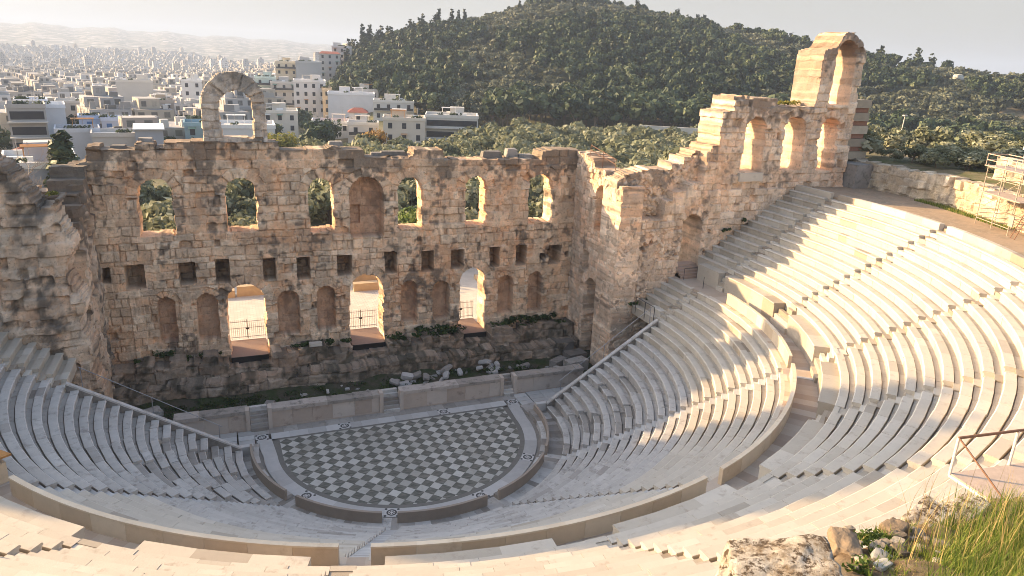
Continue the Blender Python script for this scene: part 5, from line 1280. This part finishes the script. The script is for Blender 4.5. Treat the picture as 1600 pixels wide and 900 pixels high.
class HB:
    """houses: boxes with wall UVs in metres and one wall colour each"""
    def __init__(s): s.v = []; s.f = []; s.uv = []; s.c = []
    def box(s, c, rz, w_, d_, z0, z1, col, roofcol=(.5, .48, .45), win=True):
        ca, sa = math.cos(rz), math.sin(rz); o = len(s.v)
        pts = [(-w_/2, -d_/2), (w_/2, -d_/2), (w_/2, d_/2), (-w_/2, d_/2)]; P = [(c[0]+x*ca-y*sa, c[1]+x*sa+y*ca) for x, y in pts]
        for k in range(4):
            a, b = P[k], P[(k+1) % 4]; ln = (w_, d_, w_, d_)[k]; i = len(s.v); n = max(1, round(ln/2.9))*2.9 if win else -1
            H = z1-z0; f_ = max(1, round(H/3.1))*3.1
            s.v += [(a[0], a[1], z0), (b[0], b[1], z0), (b[0], b[1], z1), (a[0], a[1], z1)]; s.f.append((i, i+1, i+2, i+3)); s.c += [col]*4
            s.uv += [(0, 0), (n, 0), (n, f_), (0, f_)] if win else [(0, -1)]*4
        i = len(s.v); s.v += [(x, y, z1) for x, y in P]; s.f.append((i, i+1, i+2, i+3)); s.c += [roofcol]*4; s.uv += [(0, -1)]*4
        return s
    def build(s, name, parent=None, mat=None):
        return mesh_np(name, s.v, [i for f in s.f for i in f], [4]*len(s.f), mat or HOUSE, parent, vert_col=np.array(s.c, np.float32), uv=s.uv)
CITY_RZ = R(13.7); cu = np.array([math.cos(CITY_RZ), math.sin(CITY_RZ)]); cv = np.array([-math.sin(CITY_RZ), math.cos(CITY_RZ)])
TONES = [(.66, .61, .53), (.58, .53, .46), (.74, .70, .64), (.52, .48, .42), (.62, .53, .40), (.68, .57, .42), (.46, .43, .39), (.56, .45, .36), (.78, .75, .70), (.52, .50, .47)]
taken = []
# ---- the houses one can tell apart: survey pixels (left, right, roof line), distance, colour, features
def house(lab, u0, u1, vr, D, col, depth=10, rz=None, roof='flat', floors=None, win='row', base=None, glass=GLASS, hut=True, name='apartment_block', roofcol=(.55, .53, .5), balcony=False, trim=None, cat='building'):
    p = at_distance((u0+u1)/2, vr, D); w_ = (u1-u0)/FPX*D*1.0; zr_ = p[2]; z0 = float(ground_z(p[0], p[1]))-1.5 if base is None else base
    a = math.atan2(p[0]-CAM[0], p[1]-CAM[1]); rz = -a if rz is None else rz
    fwd = np.array([math.sin(-rz), math.cos(rz)]); c_ = p[:2]+fwd*depth/2; taken.append((c_[0], c_[1], max(w_, depth)*.62))
    t = thing(name, lab, cat, (c_[0], c_[1], z0), rz); H = zr_-z0
    HB().box((0, 0), 0, w_, depth, 0, H, col, roofcol, False).build('wall', t, PLAINH)
    mb = MB()
    if roof == 'flat':
        for x0, x1, y0, y1 in ((-w_/2-.15, w_/2+.15, -depth/2-.15, -depth/2+.12), (-w_/2-.15, w_/2+.15, depth/2-.12, depth/2+.15), (-w_/2-.15, -w_/2+.12, -depth/2+.12, depth/2-.12), (w_/2-.12, w_/2+.15, -depth/2+.12, depth/2-.12)):
            mb.box(x0, x1, y0, y1, H-.12, H+.7)
        HB().box((0, 0), 0, 1, 1, 0, .1, col) if False else None
        mb.build('roof_parapet', trim or m_plain('parapet_'+str(len(taken)), tuple(min(.8, q*1.08) for q in col), .8, 0, .15), t)
    elif roof == 'tile':
        P = [(-w_/2-.4, -depth/2-.4, H), (w_/2+.4, -depth/2-.4, H), (w_/2+.4, depth/2+.4, H), (-w_/2-.4, depth/2+.4, H)]; r1, r2 = (-w_/2+1.5, 0, H+1.2), (w_/2-1.5, 0, H+1.2)
        mb.add(P+[r1, r2], [(0, 1, 5, 4), (1, 2, 5), (2, 3, 4, 5), (3, 0, 4), (3, 2, 1, 0)]); mb.build('roof', TILE, t)
    elif roof == 'sheet':
        mb.hexa([(-w_/2-.3, -depth/2-.4, H), (w_/2+.3, -depth/2-.4, H), (w_/2+.3, depth/2+.4, H), (-w_/2-.3, depth/2+.4, H), (-w_/2-.3, -depth/2-.4, H+.25), (w_/2+.3, -depth/2-.4, H+.25), (w_/2+.3, depth/2+.4, H+.5), (-w_/2-.3, depth/2+.4, H+.5)]); mb.build('roof', METROOF, t)
    if hut and roof == 'flat' and w_ > 6:
        k = random.uniform(-.25, .25)*w_; HB().box((k, depth*.1), 0, min(4, w_*.4), 3.2, H-.1, H+2.5, col, roofcol, False).build('roof_hut', t, PLAINH)
        for i in range(3):
            x = random.uniform(-.4, .4)*w_; y = random.uniform(-.3, .3)*depth; MB().box(x-.6, x+.6, y-.35, y+.35, H+.5, H+1.1).build('water_tank', METROOF, t)
    # things people put on such roofs and walls: masts, pergolas, planters, awnings
    if roof == 'flat':
        for i in range(random.randint(1, 3)):
            x = random.uniform(-.42, .42)*w_; y = random.uniform(-.35, .35)*depth; hh = random.uniform(2.2, 4.2)
            a_ = MB().tube([(x, y, H), (x, y, H+hh)], .05, 5); a_.tube([(x-.6, y, H+hh-.2), (x+.6, y, H+hh-.2)], .03, 4); a_.build('roof_mast', METAL_GREY, t)
        if w_ > 7 and random.random() < .6:
            x = random.uniform(-.2, .2)*w_; y = random.uniform(-.2, .1)*depth; p_ = MB()
            for sx in (-1.8, 1.8):
                for sy in (-1.3, 1.3): p_.tube([(x+sx, y+sy, H), (x+sx, y+sy, H+2.3)], .06, 4)
            for k in range(7): p_.box(x-2.1, x+2.1, y-1.5+.45*k, y-1.3+.45*k, H+2.3, H+2.4)
            p_.build('pergola', random.choice((AWN, WOOD, METROOF)), t)
        for i in range(random.randint(1, 4)):
            x = random.uniform(-.45, .45)*w_; y = -depth/2+.4
            Q, tt = leaf_quads(np.random.default_rng(random.randint(0, 9999)), [(x, y, H+.9, .45), (x+.6, y, H+1.0, .4), (x-.5, y, H+.8, .4)], 60, .18); o_ = quads_mesh('planter', Q, tt, PINEG); o_.parent = t
    nf = floors or max(1, int((zr_-float(ground_z(p[0], p[1])))/3.1)); fh = 3.1
    yb = -depth/2
    wme = None
    for f_ in range(nf):
        zt = H-.75-f_*fh
        if win == 'none': break
        if win == 'band':
            m3 = MB().box(-w_/2+.35, w_/2-.35, yb-.04, yb+.3, zt-1.6, zt); m3.build('window_band', glass, t)
            MB().box(-w_/2-.2, w_/2+.2, yb-1.1, yb-.045, zt-2.25, zt-2.0).build('balcony', trim or AWN, t)
            continue
        n = max(1, int(w_/2.9))
        for k in range(n):
            x = -w_/2+(k+.5)*w_/n
            if wme is None:
                o_ = MB().box(-.55, .55, -.04, .2, -1.5, 0).build('window', glass, t); wme = o_.data
            else: o_ = link('window', wme, t)
            o_.location = (x, yb, zt)
            if random.random() < .3:
                q_ = MB(); q_.hexa([(x-.85, yb-.9, zt+.0), (x+.85, yb-.9, zt+.0), (x+.85, yb-.02, zt+.35), (x-.85, yb-.02, zt+.35), (x-.85, yb-.9, zt+.05), (x+.85, yb-.9, zt+.05), (x+.85, yb-.02, zt+.4), (x-.85, yb-.02, zt+.4)])
                q_.build('awning', random.choice((AWN, AWN2, AWN3)), t)
        if balcony and f_ % 2 == 0:
            MB().box(-w_/2+.3, w_/2-.3, yb-1.2, yb-.05, zt-2.2, zt-2.05).build('balcony', trim or AWN, t)
            MB().box(-w_/2+.3, w_/2-.3, yb-1.2, yb-1.14, zt-2.05, zt-1.2).build('balcony_rail', METAL_DARK, t)
    return t
house('modern two storey block with long dark glazed bands at the foot of the hill', 666, 746, 184, 205, (.60, .57, .52), 12, win='band', floors=2, hut=True)
house('cream block with dark square windows left of the glazed block', 600, 663, 188, 200, (.62, .56, .47), 11, floors=2)
house('white small house with a red tile roof above the olive trees', 546, 573, 176, 222, (.74, .71, .67), 8, roof='tile', floors=1, hut=False)
house('pale house with balcony below the red tiled one', 545, 590, 195, 212, (.60, .57, .53), 8, floors=2, balcony=True, hut=False)
house('long low white house with a flat red roof', 490, 546, 192, 226, (.72, .70, .67), 9, floors=1, roofcol=(.36, .08, .07), hut=False)
house('white house with a big blank wall behind the red roofs', 515, 583, 148, 282, (.70, .70, .72), 12, win='none')
house('tall white block with three rows of dark windows', 461, 506, 128, 305, (.74, .71, .68), 14, floors=4)
house('narrow sunlit ochre block beside the tall white one', 504, 517, 140, 296, (.60, .46, .30), 12, floors=4, hut=False)
house('pale block with a pergola roof terrace against the wood', 585, 645, 160, 262, (.66, .63, .58), 10, floors=2, balcony=True)
house('grey block with awnings on its roof behind the blank white house', 555, 590, 142, 300, (.52, .50, .48), 10)
house('cream sunlit block with balconies below the wooded skyline', 432, 462, 98, 395, (.64, .56, .42), 14, floors=5, balcony=True)
house('blank grey block right of the sunlit cream one', 464, 500, 98, 388, (.46, .46, .46), 14, win='none')
house('dark topped house among trees at the foot of the wooded hill', 500, 530, 84, 410, (.50, .48, .46), 12, roof='tile')
house('tall pale house standing against the cypresses', 520, 548, 74, 425, (.60, .58, .56), 12, floors=3)
house('white block with a greenish top floor right of the arch', 400, 428, 122, 335, (.55, .64, .58), 12, floors=4, balcony=True)
house('grey block with a dark roof terrace right of the arch', 425, 462, 130, 330, (.50, .48, .46), 12, floors=4, balcony=True)
house('low white house seen right of the arch pier', 412, 462, 176, 236, (.66, .62, .55), 12, floors=2)
house('low white flat roofed hall seen through the freestanding arch', 342, 424, 200, 172, (.72, .71, .69), 12, floors=1, win='none', hut=False)
house('tall white slab house with two small windows left of the arch', 286, 312, 127, 318, (.74, .73, .71), 14, floors=3)
house('white building with two blue doors on its roof terrace', 31, 66, 160, 196, (.66, .68, .74), 8, floors=1, glass=BLUEDOOR, hut=False)
house('plain white block below the terrace with blue doors', 60, 94, 168, 186, (.70, .71, .73), 9, win='none', hut=False)
house('dark balconied apartment block at the left edge', 20, 61, 168, 178, (.40, .38, .36), 10, win='band', floors=3, hut=False)
house('wide pale block with a dark planted roof terrace', 101, 178, 161, 262, (.55, .52, .47), 12, floors=2)
house('small blue plastered house with a flat roof', 127, 151, 185, 205, (.42, .50, .66), 7, floors=1, glass=BLUEDOOR, hut=False)
house('pale blue small house beside a pink one', 164, 199, 188, 200, (.50, .56, .68), 7, floors=1, glass=BLUEDOOR, hut=False)
house('low pink house next to the pale blue one', 199, 217, 191, 202, (.60, .42, .36), 7, floors=1, hut=False, win='none')
house('long grey house behind the dark poplar', 96, 147, 206, 172, (.50, .51, .54), 9, floors=2, win='none', hut=False)
house('low grey walled house with plants on its roof', 152, 206, 213, 163, (.45, .43, .41), 9, win='none', hut=False)
house('grey blue shed with a bright white sheet roof', 215, 250, 203, 158, (.36, .38, .43), 8, roof='sheet', win='none')
house('long blue grey warehouse with white roof boxes behind the left wing', 22, 106, 262, 112, (.38, .42, .50), 14, floors=1, hut=True, trim=METROOF)
house('little red tiled house beside the warehouse', 20, 46, 246, 128, (.5, .46, .42), 6, roof='tile', win='none')
house('teal fronted house beside the sunlit street', 292, 332, 196, 186, (.20, .32, .38), 9, floors=2, hut=False)
house('dark brown block with a planted terrace right of the street', 238, 268, 160, 262, (.36, .32, .28), 12, floors=3)
house('pale wide block above the start of the street', 188, 232, 128, 330, (.62, .58, .52), 14, win='none')

# ---- rows of houses along streets running away from the viewer
def clear(x, y, r_):
    for a, b, c_ in taken:
        if math.hypot(x-a, y-b) < r_+c_: return False
    return True
rng = np.random.default_rng(77)
lots = []
S0 = np.array([-22., 186.])
for i in range(-52, 34):
    blk = i//2; across = i*10.6+blk*5.0
    for j in range(-6, 190):
        along = j*11.2+(j//6)*7.0
        q = S0+cu*(across+3+6.5)+cv*along; d = math.hypot(q[0]-CAM[0], q[1]-CAM[1]); a = math.degrees(math.atan2(q[0]-CAM[0], q[1]-CAM[1]))
        lim = np.interp(a, [-18, -10, -4, 0, 3, 6, 8], [165, 178, 188, 200, 250, 330, 470])
        if a < -17 or a > 9.5 or d < lim or d > 2300: continue
        if a > 7.2 and d < 520: continue
        lots.append((d, q[0], q[1]))
lots.sort(); far = HB(); nthing = 0
shapes = {}
SPECIAL = None
for d, x, y in lots:
    w_ = rng.uniform(8.5, 10.9); dp = rng.uniform(8, 11.2)
    if d < 460 and not clear(x, y, 5): continue
    if rng.random() < (.05 if d < 700 else .12): continue
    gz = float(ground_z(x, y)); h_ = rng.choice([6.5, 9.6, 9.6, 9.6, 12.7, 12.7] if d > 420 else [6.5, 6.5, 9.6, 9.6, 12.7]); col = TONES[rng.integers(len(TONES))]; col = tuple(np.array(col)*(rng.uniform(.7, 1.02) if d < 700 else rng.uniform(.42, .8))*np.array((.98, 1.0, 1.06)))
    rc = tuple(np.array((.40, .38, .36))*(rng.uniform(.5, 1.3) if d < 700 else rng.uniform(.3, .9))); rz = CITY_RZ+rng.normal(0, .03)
    if d > 1200 and rng.random() < .012: h_ += 14
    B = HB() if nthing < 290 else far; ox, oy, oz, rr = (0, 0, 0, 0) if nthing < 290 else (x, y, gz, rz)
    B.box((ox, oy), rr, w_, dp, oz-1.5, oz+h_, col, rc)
    if rng.random() < .7:                                # set-back top floor or stair hut
        k = rng.uniform(.3, .75); px, py = rng.uniform(-.1, .1)*w_, rng.uniform(-.1, .15)*dp; ca, sa = math.cos(rr), math.sin(rr)
        B.box((ox+px*ca-py*sa, oy+px*sa+py*ca), rr, w_*k, dp*k, oz+h_, oz+h_+2.7, tuple(np.array(col)*rng.uniform(.8, 1.1)), rc)
    if nthing < 290:
        for fl_ in range(1, int(h_/3.1)):             # balcony slabs and shaded loggias on the side towards the theatre
            if rng.random() < .75: B.box((rng.uniform(-.1, .1)*w_, -dp/2-.5), 0, w_*rng.uniform(.5, .9), 1.1, fl_*3.1-.1, fl_*3.1+rng.uniform(.1, .9), tuple(np.array(col)*rng.uniform(.6, 1.1)), rc, False)
        for _ in range(rng.integers(2, 7)):
            px, py = rng.uniform(-.38, .38)*w_, rng.uniform(-.38, .38)*dp; g_ = rng.uniform(.12, .75); B.box((px, py), 0, rng.uniform(.8, 3.0), rng.uniform(.8, 2.0), h_, h_+rng.uniform(.7, 2.0), (g_, g_*.96, g_*.9), (g_, g_, g_), False)
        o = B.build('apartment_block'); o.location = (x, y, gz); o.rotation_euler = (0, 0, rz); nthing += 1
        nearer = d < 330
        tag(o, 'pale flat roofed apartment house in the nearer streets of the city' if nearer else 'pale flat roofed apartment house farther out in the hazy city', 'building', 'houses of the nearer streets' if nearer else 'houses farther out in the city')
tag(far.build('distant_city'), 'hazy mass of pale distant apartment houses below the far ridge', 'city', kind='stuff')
# green between the houses
items = []
for _ in range(900):
    a = rng.uniform(-17, 8); d = rng.uniform(170, 1500); x = CAM[0]+d*math.sin(R(a)); y = CAM[1]+d*math.cos(R(a))
    if d < 420 and not clear(x, y, 2): continue
    Q, t_ = OS2[rng.integers(6)]; items.append((Q, t_, x, y, float(ground_z(x, y))-.3, rng.uniform(4, 10), rng.uniform(0, 6), rng.uniform(.8, 1.2), 0))
joined('city_greenery', items, [PINEG], 'dark trees scattered between the houses of the city', 'greenery')
# lamp post on the right
p = at_distance(1402, 232, 150); t = thing('street_lamp', 'slender pale lamp post at the foot of the wooded hill', 'lamp post', (p[0], p[1], p[2]-1.0), 0)
MB().tube([(0, 0, 0), (.3, 0, 6.8)], .10, 8, r2=.07).build('pole', METAL_WHITE, t); MB().box(-.1, .7, -.2, .2, 6.75, 6.98).build('lamp_head', METAL_WHITE, t)
